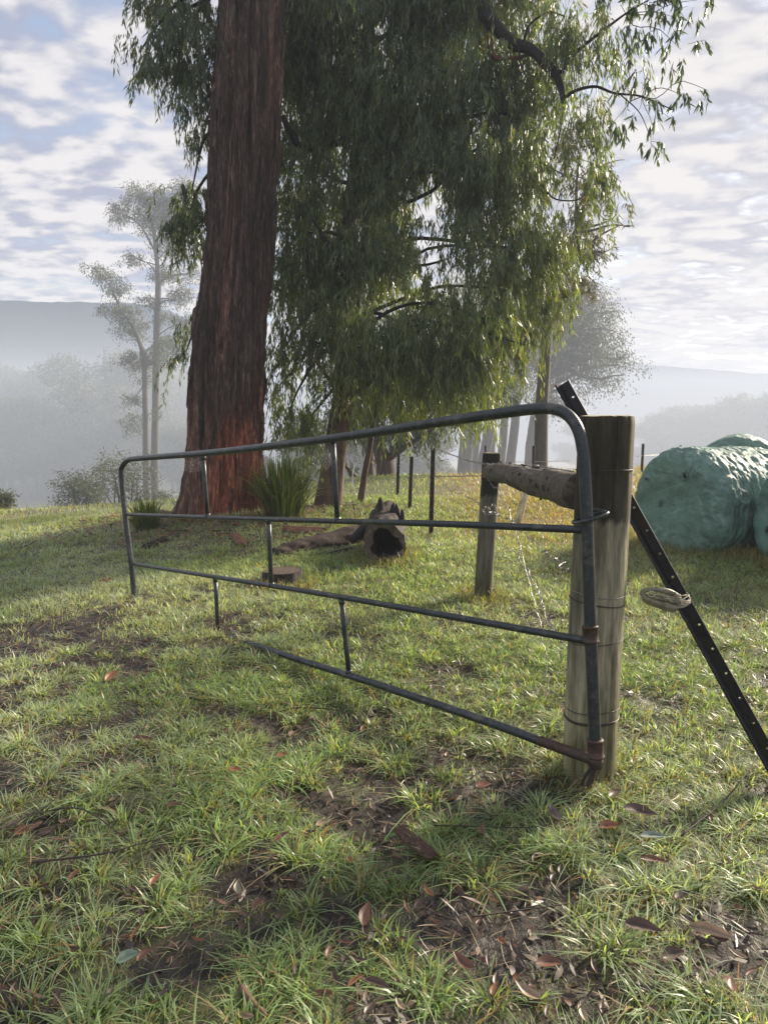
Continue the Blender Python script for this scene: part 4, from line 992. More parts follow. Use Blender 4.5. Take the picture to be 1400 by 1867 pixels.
# dewy spider webs
def web(c, W, H, seed, label, tail=0., tilt=.2, dens=9, r=.0016):
    rng = np.random.default_rng(seed); c = np.array(c); mb = MB(c); sp = 11; ends = []
    for k in range(sp):
        a = 2*PI*k/sp+rng.uniform(-.1, .1); e = c+np.array([math.cos(a)*W, math.cos(a)*W*tilt, math.sin(a)*H]); ends.append(e)
        v, q, t = tube(np.array([c, e]), r*.7, 3, False); mb.add(v, q)
    for m in range(2, dens):
        f = m/dens; p = []
        for k in range(sp+1):
            e = ends[k % sp]; p.append(c+(e-c)*f); n2_ = ends[(k+1) % sp]; p.append(c+((e+n2_)/2-c)*f*.92-np.array([0, 0, .012*f]))
        v, q, t = tube(np.array(p), r, 3, False); mb.add(v, q)
    if tail: v, q, t = tube(catmull([c-[0, 0, H*.6], c-[.03, 0, H+tail*.4], c-[.01, 0, H+tail]], 12), np.linspace(.009, .002, 12), 5, False); mb.add(v, q)
    tag(mb.build('spider_web', M_WEB, None, loc=c), label, 'web')
web(P(646, 832, 9.9), .13, .20, 1, 'dewy white spider web hanging between two trunks', .28)
web(P(352, 848, 5.0), .09, .06, 2, 'faint web in the upper left corner of the gate', 0, .6, 5, .0005)
web(P(595, 835, 3.9), .03, .07, 3, 'faint web beside the tallest gate strut', 0, .6, 5, .0005)

# ------------------------------------------------------------------ log, stump
lo = G(700, 1028); Yl = lo[1]+.12
lorg = np.array([P(700, 1000, Yl)[0], Yl, float(zg(P(700, 1000, Yl)[0], Yl))])
log = thing('hollow_log', lorg, 'hollow fallen log with broken spikes, its open end facing the camera', 'log')
R0 = .205
e0 = P(703, 992, Yl); e1 = e0+np.array([.02, 1.05, .10])
n, sd = 60, 72; path = catmull([e0, e0*.6+e1*.4+[-.01, 0, 0], e1], n)
v, q, t = tube(path, np.linspace(R0, R0*.93, n), sd, False, .10, 9, 5, 1.2)
cen = np.repeat(path, sd, 0); nn = fbm(v[:, 0]*18, v[:, 1]*6, v[:, 2]*18, 91, 3); v = cen+(v-cen)*(1+.30*(nn[:, None]-.5))
mb = MB(lorg); mb.add(v, q); vb = v[-sd:]; mb.add(np.vstack([vb, vb.mean(0)]), None, [[k, (k+1) % sd, sd] for k in range(sd)]); mb.build('trunk_shell', M_LOG, log)
mb = MB(lorg); ring0 = v[:sd]; cc = ring0.mean(0); aa = np.arange(sd)/sd*2*PI
f = .70+.10*np.sin(aa*3+1)+.10*(vn(np.cos(aa)*4, np.sin(aa)*4, 0, 4)-.5); ring1 = cc+(ring0-cc)*f[:, None]+[0, .012, 0]
jj = np.arange(sd); kk = (jj+1) % sd
mb.add(np.vstack([ring0, ring1]), np.stack([jj, kk, sd+kk, sd+jj], -1)); mb.build('end_rim', M_ENDG, log)
mb = MB(lorg); ring2 = cc+(ring1-cc)*.8+[0, .35, .02]; mb.add(np.vstack([ring1, ring2, ring2.mean(0)]), np.stack([jj, kk, sd+kk, sd+jj], -1), [[sd+k, sd+(k+1) % sd, 2*sd] for k in range(sd)]); mb.build('hollow', M_HOLLOW, log)
def spike(px0, py0, px1, py1, w, Y, seed):
    mb = MB(lorg); a = P(px0, py0+10, Y); b = P(px1, py1, Y); p = catmull([a, (a+b)/2+[.01, 0, 0], b], 14)
    v, q, t = tube(p, np.array([1.2, 1.1, 1, .95, .9, .88, .85, .82, .8, .75, .68, .55, .35, .08])*w, 14, True, .3, seed, 8, 8); mb.add(v, q, t); mb.build('broken_spike', M_HOLLOW, log)
spike(691, 940, 693, 906, .045, Yl+.65, 1); spike(706, 944, 718, 916, .035, Yl+.6, 2); spike(722, 944, 722, 918, .035, Yl+.62, 3); spike(730, 944, 733, 928, .03, Yl+.6, 4)
mb = MB(lorg); a = P(672, 960, Yl+.5); b = P(640, 985, Yl+.3); v, q, t = tube(catmull([P(690, 955, Yl+.6), a, b], 16), np.linspace(.12, .03, 16), 18, True, .4, 7, 6, 6); mb.add(v, q, t); mb.build('root_buttress', M_HOLLOW, log)
# long half sunk log
a = G(500, 1012); b = G(655, 985); a[2] -= .01; b[2] += .05; l2 = (a+b)/2
mb = MB(l2); path = catmull([a, a*.6+b*.4+[0, 0, .02], b, b+(b-a)*.15+[0, 0, .02]], 60); v, q, t = tube(path, np.linspace(.085, .15, 60), 32, True, .22, 12, 6, 2.2)
nn = fbm(v[:, 0]*8, v[:, 1]*16, v[:, 2]*16, 95, 3); cen = np.vstack([np.repeat(path, 32, 0), path[:1], path[-1:]]); v = cen+(v-cen)*(1+.5*(nn[:, None]-.5)); mb.add(v, q, t)
M_LOG2 = m_bark('mossy_brown_log', (.014, .009, .007), (.055, .034, .024), (.12, .08, .056), 6, 20, .015, False)
rt = thing('fallen_log', l2, 'long half sunk brown log lying left of the hollow log', 'log'); mb.build('log_body', M_LOG2, rt)
mb = MB(l2); v, q, t = tube(np.array([a-(b-a)*.012, a+(b-a)*.03]), [.083, .09], 20, True, .2, 3); mb.add(v, q, t); mb.build('dark_end', M_HOLLOW, rt)
# sawn stump
s0 = G(516, 1066); Ys = s0[1]+.10; c = P(516, 1028, Ys); st = thing('tree_stump', s0, 'low flat sawn stump in the grass beneath the half sunk log', 'stump')
mb = MB(s0); g_ = float(zg(c[0], Ys)); hh = .10; sd = 60
path = np.array([[c[0], Ys, g_-.05+ (hh+.05)*u] for u in np.linspace(0, 1, 20)]); v, q, t = tube(path, np.linspace(.18, .158, 20), sd, False, .16, 22, 7, 3); mb.add(v, q); mb.build('stump_side', M_LOG, st)
rim = v[-sd:]; cc = rim.mean(0); rows = [cc+(rim-cc)*f_+[0, 0, .003*math.sin(f_*40)+.01*f_*0] for f_ in np.linspace(1, .1, 10)]
mb = MB(s0); jj = np.arange(sd); kk = (jj+1) % sd; qs = [np.stack([m*sd+jj, m*sd+kk, (m+1)*sd+kk, (m+1)*sd+jj], -1) for m in range(9)]
mb.add(np.vstack(rows+[cc[None]]), np.concatenate(qs), np.stack([9*sd+jj, 9*sd+kk, np.full(sd, 10*sd)], -1)); mb.build('sawn_top', M_STUMP, st)

# ------------------------------------------------------------------ silage bales
def bale(c, R, Ln, rot, seed, label, tilt=0., fine=False, tears=()):
    """round bale lying on its side: rounded cylinder, film folds round the body and gathered on the end"""
    nu, ns = (300, 210) if fine else (130, 90); org = np.array([c[0], c[1], float(zg(c[0], c[1]))])
    rd = .17                                                                # rim rounding
    L1, L2, L3 = R-rd, rd*PI/2, Ln-2*rd; tot = 2*(L1+L2)+L3
    sv = np.linspace(0, tot, ns); rr, aa, bodyw = [], [], []
    for s_ in sv:
        m = min(s_, tot-s_); sg = -1 if s_ < tot/2 else 1
        if m < L1: rr.append(m); aa.append(sg*Ln/2)
        elif m < L1+L2: t_ = (m-L1)/rd; rr.append(L1+rd*math.sin(t_)); aa.append(sg*(Ln/2-rd+rd*math.cos(t_)))
        else: rr.append(R); aa.append(sg*(Ln/2-rd-(m-L1-L2)))
        bodyw.append(float(sstep(L1*.9, L1+L2, m)))
    rr = np.array(rr)[:, None]; aa = np.array(aa)[:, None]; bw = np.array(bodyw)[:, None]
    th = np.linspace(0, 2*PI, nu, endpoint=False)[None]; ct_, st_ = np.cos(th), np.sin(th)
    def rid(a_, b_, c_, sd, o_=3): return 1-abs(2*fbm(a_, b_, c_, sd, o_)-1)*2
    lump = fbm(ct_*1.1*rr/R+seed, st_*1.1*rr/R, aa*1.6, seed, 3)-.5
    skew = aa+.10*np.sin(th*1+seed)+.16*(fbm(ct_*1.5+seed, st_*1.5, aa*1.2, seed+2, 3)-.5)
    f_body = rid(skew*9, ct_*1.2+seed, st_*1.2, seed+3)*.38+rid(skew*22, ct_*2.2+seed, st_*2.2, seed+4, 2)*.36+rid(skew*46, ct_*4+seed, st_*4, seed+6, 2)*.26
    cx_ = rr*ct_+.22; cy_ = rr*st_-.30; an_ = np.arctan2(cy_, cx_); rd_ = np.hypot(cx_, cy_)
    f_end = rid(np.cos(an_)*3.4+seed, np.sin(an_)*3.4, rd_*1.5+1.5*lump, seed+5, 3)*.65*sstep(0, .25, rd_)+rid(rr*ct_*6+lump*3, rr*st_*9, 1.+aa, seed+7, 4)*.5
    bunch = rid(ct_*5+seed, st_*5, aa*9, seed+8, 3)*np.exp(-((rr-R*.93)/.12)**2)
    disp = .075*lump+bw*.024*(f_body-.35)+(1-bw)*.015*(f_end-.35)+.022*bunch
    # pinch where the twisted film gathers at the upper rim
    r2 = rr+np.where(rr > L1, disp, disp*.3); a2 = aa+np.sign(aa)*(1-bw)*disp-np.sign(aa)*(1-bw)*.03*sstep(.4, 0, rr/R)
    X = a2+0*th; Y = r2*ct_; Z = r2*st_*.97
    Z = np.where(Z < -R*.80, -R*.80+(Z+R*.80)*.25, Z)                       # sits flat
    Z = Z+R*.80-.03; sag = (1-sstep(.0, R, Z)); Y = Y*(1+.10*sag); X = X*(1+.04*sag)
    cr, sr_ = math.cos(rot), math.sin(rot)
    def place(X, Y, Z): return np.stack([X*cr-Y*sr_, X*sr_+Y*cr, Z], -1)
    Pv = place(X, Y, Z)
    i = np.arange(ns-1)[:, None]*nu; j = np.arange(nu)[None]; k = (j+1) % nu; q = np.stack([i+j, i+k, i+nu+k, i+nu+j], -1).reshape(-1, 4)
    pale = np.clip(.5+.9*(f_body*bw+f_end*(1-bw)-.35)*(.4+.9*fbm(ct_*3, st_*3, aa*3, seed+20, 3)), .3, 1.25)
    pale = np.broadcast_to(pale, X.shape)[..., None]*np.ones(3)*.5+.22
    rt = thing('silage_bale', org, label, 'bale', 'green wrapped silage bales'); obj('wrapping', mesh_np('wrapping', Pv.reshape(-1, 3), q, M_WRAP, pale.reshape(-1, 3)), rt)
    for (u_, v_, w_, h_) in tears:                                           # punctures: dark feed showing, with a lifted rim of film
        r_ = np.random.default_rng(int(abs(u_)*100)); n_ = 12; a_ = np.linspace(0, 2*PI, n_, endpoint=False); rad_ = (.6+.7*r_.random(n_))
        yy, zz = u_+w_*rad_*np.cos(a_), v_+h_*rad_*np.sin(a_); jj = [int(((math.atan2(z_-R*.8, y_) % (2*PI))/(2*PI))*nu) % nu for y_, z_ in zip(yy, zz)]
        xs = np.full(n_, Pv.reshape(ns, nu, 3).min() * 0)
        rad2 = np.hypot(yy, zz-R*.8); ii = [int(np.argmin(abs(r2[:ns//3, j_]-q_))) for j_, q_ in zip(jj, rad2)]
        xs = np.array([X[i_, j_] for i_, j_ in zip(ii, jj)])-.008
        ring = place(xs, yy, zz); cen_ = ring.mean(0); mb = MB(); mb.add(np.vstack([ring, cen_]), None, [[m_, (m_+1) % n_, n_] for m_ in range(n_)]+[[(m_+1) % n_, m_, n_] for m_ in range(0)]); mb.build('puncture', M_HOLLOW, rt)
        mb = MB(); outn = place(np.array(-.012), np.array(0.), np.array(0.)); v_2, q_2, t_2 = tube(np.vstack([ring+outn, ring[:1]+outn]), .007, 5, False); mb.add(v_2, q_2); mb.build('torn_edge', M_WRAPPALE, rt)
    rng = np.random.default_rng(seed)
    for m in range(9 if fine else 3):                                        # loose film ends lying on the folds
        s0_ = rng.uniform(-Ln*.42, Ln*.35); t0_ = rng.uniform(-.4, PI*.55)+PI; ln_ = rng.uniform(.25, .8); wd_ = rng.uniform(.03, .09); mm = 16; g2 = []
        for e_ in (-1, -.3, .4, 1):
            t_ = t0_+np.linspace(0, ln_/R, mm); ax_ = s0_+e_*wd_*(.5+.5*np.sin(np.linspace(.4, 2.8, mm)))+.05*np.sin(t_*3+seed); rad_ = R+.03+.018*np.sin(np.linspace(0, 9, mm)+e_*3)+.01*e_
            g2.append(place(ax_, rad_*np.cos(t_), np.maximum(rad_*np.sin(t_)*.97+R*.80-.03, .02)))
        v2 = np.concatenate(g2); ii_ = np.arange(mm-1); qq = np.concatenate([np.stack([ii_+r_*mm, ii_+1+r_*mm, ii_+1+(r_+1)*mm, ii_+(r_+1)*mm], -1) for r_ in range(3)])
        obj('loose_film', mesh_np('loose_film', v2, qq, M_WRAPPALE), rt)
    return rt
def pc_(px, py, Y): p = P(px, py, Y); return (p[0], Y)
bale(pc_(1308, 900, 7.45), .60, 1.30, .42, 3, 'large creased green wrapped bale right of the strainer post', fine=True, tears=[(-.16, .78, .028, .05), (.36, .70, .03, .018), (.16, .46, .010, .035)])
bale(pc_(1562, 900, 6.25), .60, 1.2, .15, 5, 'green bale cut off by the right edge, nearest the camera', tears=[(.3, .3, .03, .05)])
bale(pc_(1345, 860, 10.6), .62, 1.2, 1.1, 7, 'green bale top rising behind the large creased bale')
bale(pc_(1500, 860, 8.9), .58, 1.2, .7, 9, 'green bale behind, between the large and the cut off bale')

# ------------------------------------------------------------------ grass
def blades(x, y, hgt, wid, leanv, rng, segs, colr, az=None):
    n = len(x); z = zg(x, y)-.006
    a = rng.uniform(0, 2*PI, n) if az is None else az
    d = np.stack([np.cos(a), np.sin(a), np.zeros(n)], -1)
    sa_ = a+PI/2+rng.normal(size=n)*.5; s = np.stack([np.cos(sa_), np.sin(sa_), np.zeros(n)], -1)
    base = np.stack([x, y, z], -1); u = np.linspace(0, 1, segs+1)
    V = []
    for k, uu in enumerate(u):
        p = base+d*(leanv*hgt*uu**1.6)[:, None]+np.array([0, 0, 1])*(hgt*(uu-.45*np.clip(leanv, 0, 1.6)*uu**2.2))[:, None]
        w = wid*(1-uu)**.6 if k < segs else None
        if k < segs: V += [p+s*(w*.5)[:, None], p-s*(w*.5)[:, None]]
        else: V += [p]
    m = 2*segs+1; v = np.stack(V, 1).reshape(-1, 3); i = np.arange(n)[:, None]*m; T = []
    for k in range(segs-1): T += [i+[2*k, 2*k+1, 2*k+3], i+[2*k, 2*k+3, 2*k+2]]
    T.append(i+[2*segs-2, 2*segs-1, 2*segs]); t = np.concatenate(T)
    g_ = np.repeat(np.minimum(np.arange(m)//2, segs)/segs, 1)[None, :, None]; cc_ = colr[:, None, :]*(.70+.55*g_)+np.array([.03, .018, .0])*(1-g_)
    return v, t, cc_.reshape(-1, 3)
def grass_cols(n, x, y, tone, rng):
    t = tone[:, None]; fresh = np.array([.105, .185, .075])*(1-t)+np.array([.40, .54, .27])*t
    frost = np.array([.44, .52, .40]); w = np.clip((fbm(x*.9, y*.9, 0, 101, 2)-.38)*3+.25*(rng.random(n)-.3), 0, .8)[:, None]*(.45+.65*sstep(0, -3, x)[:, None]+.2)
    c = fresh*(1-w)+frost*w
    dk = rng.random(n)[:, None]; c = np.where(dk < .13, np.array([.36, .30, .17]), c); c = np.where((dk > .13) & (dk < .17), np.array([.30, .16, .06]), c); c = np.where((dk > .15) & (dk < .24), np.array([.045, .085, .03]), c)
    dr = drymap(x, y)[:, None]; yes = rng.random((n, 1)) < dr*.85
    return np.where(yes, np.array([.36, .25, .11])*(.6+.8*rng.random((n, 1))), c)
def clear_of(x, y):
    k = np.ones(len(x), bool)
    for (cx, cy, r) in [(sbot[0], sbot[1], .105), (bbot[0], bbot[1], .075), (-2.35, 9.9, .62)]:
        k &= (x-cx)**2+(y-cy)**2 > r*r
    return k
def scatter(y0, y1, n, rng, margin=.35):
    """uniform over the ground area between two distances, wider than the view"""
    y = np.sqrt(rng.uniform(y0*y0, y1*y1, n)); x = rng.uniform(-1, 1, n)*(y*.60+margin); return x, y
rng = np.random.default_rng(2024)
def tufts(y0, y1, nt, per, hgt, wid, segs, name_rng, thresh=.05, spread=.045):
    x, y = scatter(y0, y1, nt, rng); g = grassmap(x, y); keep = rng.random(nt) < g**1.2; x, y, g = x[keep], y[keep], g[keep]
    nt = len(x); size = (.55+.75*rng.random(nt)**1.5)*(.65+.45*g)
    cnt = np.maximum(4, (per*size*(.6+.8*rng.random(nt))).astype(int)); idx = np.repeat(np.arange(nt), cnt); n = len(idx)
    a = rng.uniform(0, 2*PI, n); r = spread*size[idx]*rng.random(n)**.7
    bx = x[idx]+np.cos(a)*r; by = y[idx]+np.sin(a)*r; a2 = a+rng.normal(size=n)*.6
    h = hgt*size[idx]*(.5+.8*rng.random(n)); ln = (.3+1.5*rng.random(n)**1.3)*(.5+.8*r/(spread+1e-6))+.15
    w = wid*(.6+.8*rng.random(n)); tone = np.clip(rng.random(nt)[idx]*.55+rng.random(n)*.5, 0, 1)
    k = clear_of(bx, by); 
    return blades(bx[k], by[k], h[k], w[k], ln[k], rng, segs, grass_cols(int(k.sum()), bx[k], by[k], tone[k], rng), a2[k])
def carpet(y0, y1, n, hgt, wid, segs, p=1.0, lean=.9):
    x, y = scatter(y0, y1, n, rng); g = grassmap(x, y); k = (rng.random(n) < g**p) & clear_of(x, y); x, y = x[k], y[k]; n = len(x)
    cl = fbm(x*5, y*5, 0, 111, 2); h = hgt*(.4+1.0*rng.random(n))*(.55+.9*cl)
    tone = np.clip(fbm(x*3, y*3, 0, 113, 2)*.9-.15+rng.random(n)*.4, 0, 1)
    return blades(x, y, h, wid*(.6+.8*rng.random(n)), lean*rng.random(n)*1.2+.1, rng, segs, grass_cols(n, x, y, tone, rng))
parts = [tufts(1.15, 2.6, 1250, 34, .062, .0056, 4, rng, spread=.04), tufts(2.6, 4.2, 2500, 24, .062, .0060, 3, rng), tufts(4.2, 7.5, 4600, 16, .070, .0072, 3, rng, spread=.055), tufts(7.5, 12, 5200, 12, .085, .008, 2, rng, spread=.07),
         carpet(1.15, 2.6, 17000, .036, .0030, 3, .7, 1.5), carpet(2.6, 4.2, 30000, .042, .0035, 2, .7, 1.5), carpet(4.2, 7.5, 56000, .050, .0048, 2, .8), carpet(7.5, 12, 46000, .06, .009, 2, .8), carpet(12, 22, 24000, .09, .02, 1, .7)]
V = []; T = []; C = []; n0 = 0
for v, t, c in parts: V.append(v); T.append(t+n0); C.append(c); n0 += len(v)
tag(obj('grass', mesh_np('grass', np.concatenate(V), np.concatenate(T), M_GRASS, np.concatenate(C), True)), kind='stuff')
# taller dry stalks: at the edges of the paddock and round the feet of posts and bales
def ring_pts(c, r0, r1, n): a = rng.uniform(0, 2*PI, n); r = rng.uniform(r0, r1, n); return c[0]+np.cos(a)*r, c[1]+np.sin(a)*r
X = []; Y = []; Hh = []; W = []
x, y = scatter(9, 24, 9000, rng); k = rng.random(9000) < drymap(x, y); X.append(x[k]); Y.append(y[k]); Hh.append(np.full(k.sum(), .26)); W.append(np.full(k.sum(), .009))
for c, r0, r1, n, h, w in [((sbot[0], sbot[1]), .09, .24, 330, .10, .003), ((bbot[0], bbot[1]), .07, .26, 420, .14, .004), (pc_(1300, 900, 7.45), .70, 1.1, 2600, .17, .006), (pc_(1592, 900, 6.25), .66, 1.1, 2600, .17, .006),
                           ((lorg[0], lorg[1]+.1), .2, .40, 500, .13, .006), ((c_ := s0)[:2], .12, .30, 500, .11, .006), ((-2.35, 9.8), .75, 1.15, 1700, .13, .008), ((b[0], b[1]), .05, .2, 100, .15, .006)]:
    x, y = ring_pts(c, r0, r1, n); X.append(x); Y.append(y); Hh.append(np.full(n, h)); W.append(np.full(n, w))
x, y = scatter(5.0, 8.5, 6000, rng); k = (x > 1.3) & (rng.random(6000) < .7); X.append(x[k]); Y.append(y[k]); Hh.append(np.full(k.sum(), .12)); W.append(np.full(k.sum(), .006))
X, Y, Hh, W = map(np.concatenate, (X, Y, Hh, W)); n = len(X); t_ = rng.random((n, 1))
cc = np.where(t_ < .40, np.array([.33, .26, .13]), np.where(t_ < .6, np.array([.22, .16, .09]), np.array([.12, .17, .055])))*(.7+.6*rng.random((n, 1)))
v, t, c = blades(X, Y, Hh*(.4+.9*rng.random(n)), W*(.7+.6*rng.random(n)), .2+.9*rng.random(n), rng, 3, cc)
tag(obj('dry_grass', mesh_np('dry_grass', v, t, M_GRASS, c)), kind='stuff')
# flat lying litter of small dead leaves, straw and crumbs of soil
def flat_leaves(x, y, ln, wd, col, rng, lift=.004, tiltamt=.35, curl=.25):
    n = len(x); a = rng.uniform(0, 2*PI, n); base = np.stack([x, y, zg(x, y)+lift], -1)
    d = np.stack([np.cos(a), np.sin(a), rng.normal(size=n)*tiltamt*.5], -1); up = np.stack([rng.normal(size=n)*tiltamt, rng.normal(size=n)*tiltamt, np.ones(n)], -1)
    s = np.cross(up, d); s /= np.linalg.norm(s, axis=1)[:, None]; nn_ = np.cross(d, s); ln = ln[:, None]; wd = wd[:, None]; cu = rng.normal(size=(n, 1))*curl*ln
    rows = []
    for u, w in ((0, .08), (.25, .85), (.55, 1.0), (.82, .55)): 
        m_ = base+d*ln*u+s*cu*u*u+nn_*abs(cu)*.4*u*u; rows += [m_+s*wd*w*.5+nn_*wd*.18*w, m_-s*wd*w*.5+nn_*wd*.18*w]
    rows.append(base+d*ln+s*cu+nn_*abs(cu)*.4); m = 9; v = np.stack(rows, 1).reshape(-1, 3); i = np.arange(n)[:, None]*m; T = []
    for k in range(3): T += [i+[2*k, 2*k+1, 2*k+3], i+[2*k, 2*k+3, 2*k+2]]
    T.append(i+[6, 7, 8]); return v, np.concatenate(T), np.repeat(col, m, 0)
x, y = scatter(1.15, 5.5, 24000, rng); k = rng.random(24000) < (1-grassmap(x, y))*.9+.10; x, y = x[k], y[k]; n = len(x); pal = np.array([[.050, .034, .028], [.030, .022, .020], [.085, .050, .036], [.16, .13, .10], [.12, .060, .038]])
col = pal[rng.choice(5, n, p=[.34, .32, .2, .07, .07])]*(.7+.6*rng.random((n, 1)))
v, t, c = flat_leaves(x, y, rng.uniform(.018, .065, n), rng.uniform(.005, .016, n), col, rng)
x, y = scatter(1.15, 6.0, 15000, rng); n = len(x); v2, t2_, c2 = flat_leaves(x, y, rng.uniform(.03, .09, n), rng.uniform(.0014, .0032, n), np.array([.34, .27, .17])*(.25+.9*rng.random((n, 1))), rng, .012, .5, .3)
tag(obj('leaf_litter', mesh_np('leaf_litter', np.concatenate([v, v2]), np.concatenate([t, t2_+len(v)]), M_DEAD, np.concatenate([c, c2]))), kind='stuff')
n = 2600; a = rng.uniform(0, 2*PI, n); rr_ = .7+1.3*rng.random(n)**1.6; x = -2.2+rr_*1.25*np.cos(a); y = 9.7+rr_*np.sin(a)*1.1; k = (y < 10.6); x, y = x[k], y[k]; n = len(x)
v, t, c = flat_leaves(x, y, rng.uniform(.05, .22, n), rng.uniform(.008, .03, n), np.array([.20, .095, .06])*(.3+1.0*rng.random((n, 1))), rng, .035, .4, .3)
tag(obj('bark_litter', mesh_np('bark_litter', v, t, M_DEAD, c)), kind='stuff')
# low broad-leaved weeds
x, y = scatter(1.3, 5.5, 60, rng); V = []; T = []; C = []; n0 = 0
for k in range(len(x)):
    m = rng.integers(4, 8); xx = np.full(m, x[k])+rng.normal(size=m)*.006; yy = np.full(m, y[k])+rng.normal(size=m)*.006
    v, t, c = flat_leaves(xx, yy, rng.uniform(.03, .06, m), rng.uniform(.010, .018, m), np.array([.09, .15, .06])*(.7+.5*rng.random((m, 1))), rng, .012, .35, .15); V.append(v); T.append(t+n0); C.append(c); n0 += len(v)
tag(obj('weeds', mesh_np('weeds', np.concatenate(V), np.concatenate(T), M_GRASS, np.concatenate(C))), kind='stuff')

# ------------------------------------------------------------------ single fallen leaves, bark, sticks
def fallen_leaf(px, py, ln_px, wd_px, ang, col, label, group=None, name='fallen_leaf', mat=M_DEAD, curl=.30, lift=.036):
    p = G(px, py); s = .85*(p[1]*math.cos(PITCH)+ (CAM_H-p[2])*math.sin(PITCH))/F; ln = ln_px*s; wd = wd_px*s
    r_ = np.random.default_rng(int(px*7+py)); a = ang; base = np.array([p[0], p[1], float(zg(p[0], p[1]))+lift])
    d = np.array([math.cos(a), math.sin(a), .18*math.sin(a)+r_.normal()*.08]); d /= np.linalg.norm(d); up = np.array([r_.normal()*.25, -.45+r_.normal()*.2, 1.]); ss = np.cross(up, d); ss /= np.linalg.norm(ss); nn_ = np.cross(d, ss)
    m, wseg = 9, 4; V = []; C = []
    for i in range(m):
        u = i/(m-1); w = wd*math.sin(PI*min(1, max(.03, u**.75)))**.8*.5 if 0 < u < 1 else wd*.03
        cen_ = d*ln*(u-.5)+ss*curl*ln*.25*math.sin(u*PI)+nn_*curl*ln*.22*(u-.5)**2*4
        for j in range(wseg+1):
            e = j/wseg*2-1; V.append(cen_+ss*w*e+nn_*(abs(e)**1.5*w*.45+.03*wd*r_.normal()*.5)); C.append(np.array(col)*(.62 if abs(e) < .1 else 1.)*(.8+.4*r_.random()))
    q = [[i*(wseg+1)+j, i*(wseg+1)+j+1, (i+1)*(wseg+1)+j+1, (i+1)*(wseg+1)+j] for i in range(m-1) for j in range(wseg)]
    return tag(obj(name, mesh_np(name, np.array(V), np.array(q), mat, np.array(C)), None, base), label, 'leaf', group)
RB = (.15, .070, .045); BR = (.085, .052, .038); OR = (.24, .105, .05); TN = (.30, .22, .15); DK = (.06, .04, .034); GRN = (.22, .28, .24)
FL = 'single dead gum leaves on the foreground grass'
for a in [(668, 1690, 60, 24, 1.35, RB, 'reddish curled leaf upright in the mud, below the gate middle'), (1000, 1782, 60, 24, .1, RB, 'broad rusty oval leaf low on the right beside a bright tuft'),
          (205, 1245, 38, 15, 1.1, OR, 'bright orange bark flake on the grass, left of the gate'), (285, 1625, 34, 14, 1.2, OR, 'orange brown strip leaf on the left foreground'), (845, 1775, 58, 22, 2.3, RB, 'tan and red leaf lying in the dark mud right of centre'),
          (782, 1645, 34, 10, 2.2, OR, 'small orange leaf beside the dark bark slab'), (1110, 1525, 45, 20, .1, OR, 'orange patched leaf below the strainer post'), (1165, 1500, 70, 30, -.2, BR, 'wide purplish dead leaf right of the strainer post foot'),
          (1190, 1590, 60, 14, -.05, RB, 'narrow red brown leaf on the right, level with the mud'), (1245, 1655, 45, 22, .4, DK, 'dark cupped leaf standing in the right foreground'), (1225, 1765, 55, 26, .3, BR, 'dark reddish leaf low on the right'),
          (1295, 1725, 95, 24, -.35, TN, 'long tan leaf curling at the right foreground'), (1330, 1820, 44, 26, 1.2, RB, 'folded brown leaf at the bottom right'), (1190, 1545, 60, 16, .0, GRN, 'pale grey green gum leaf right of the post'),
          (235, 1770, 48, 26, .5, (.20, .28, .21), 'pale silvery green leaf on bottom left mud'), (265, 1765, 40, 16, 1.0, RB, 'pointed brown leaf beside the silvery green one'), (45, 1535, 36, 20, .2, OR, 'orange brown leaf at the far left edge'),
          (515, 1545, 40, 14, .7, RB, 'curled chestnut leaf at the head of the bare mud'), (435, 1640, 34, 16, 1.9, (.19, .18, .13), 'greyish leaf lying in the middle of the bare mud'), (320, 1485, 40, 10, .1, RB, 'thin rusty leaf among pale green blades, left of centre'),
          (430, 1420, 28, 14, .3, OR, 'orange leaf below the lowest gate rail'), (515, 1392, 26, 10, .5, OR, 'small orange leaf under the gate bottom rail'), (260, 1362, 44, 10, .0, RB, 'long thin rusty leaf in the left middle grass'),
          (1170, 1715, 80, 26, -.2, BR, 'big flat brown leaf between bright tufts on the right'), (880, 1530, 34, 12, 1.5, RB, 'upright thin brown leaf left of the post foot'), (600, 1760, 34, 14, 1.4, RB, 'brown leaf tip poking from mud below centre'),
          (140, 1615, 34, 20, 1.4, OR, 'torn orange brown leaf, left foreground'), (1120, 1465, 40, 18, .6, BR, 'dark leaf leaning on the strainer post foot'), (1010, 1500, 50, 22, 1.7, (.13, .10, .10), 'grey purple dead leaf in front of the strainer post'),
          (880, 1450, 40, 20, .5, (.30, .14, .09), 'pink brown leaf under the rusty end of the bottom rail'), (690, 1820, 60, 16, -.4, BR, 'dark slender leaf near the bottom edge, centre'), (960, 1830, 60, 22, 2.5, TN, 'fawn leaf near the bottom edge, right of centre')]:
    fallen_leaf(*a, FL)
rl = np.random.default_rng(55); pals = [RB, BR, BR, DK, DK, TN, OR]
cnt = 0
while cnt < 150:
    px, py = rl.uniform(0, 1400), 1180+690*rl.random()**.7; p = G(px, py)
    if float(grassmap(np.array([p[0]]), np.array([p[1]]))[0]) > .55 and rl.random() < .72: continue
    sc_ = (py-700)/1000; fallen_leaf(px, py, rl.uniform(18, 46)*sc_, rl.uniform(6, 14)*sc_, rl.uniform(0, PI), tuple(np.array(pals[rl.integers(7)])*rl.uniform(.7, 1.1)), 'dead gum leaf lying half hidden among the foreground grass', 'scattered dead gum leaves', lift=.024); cnt += 1
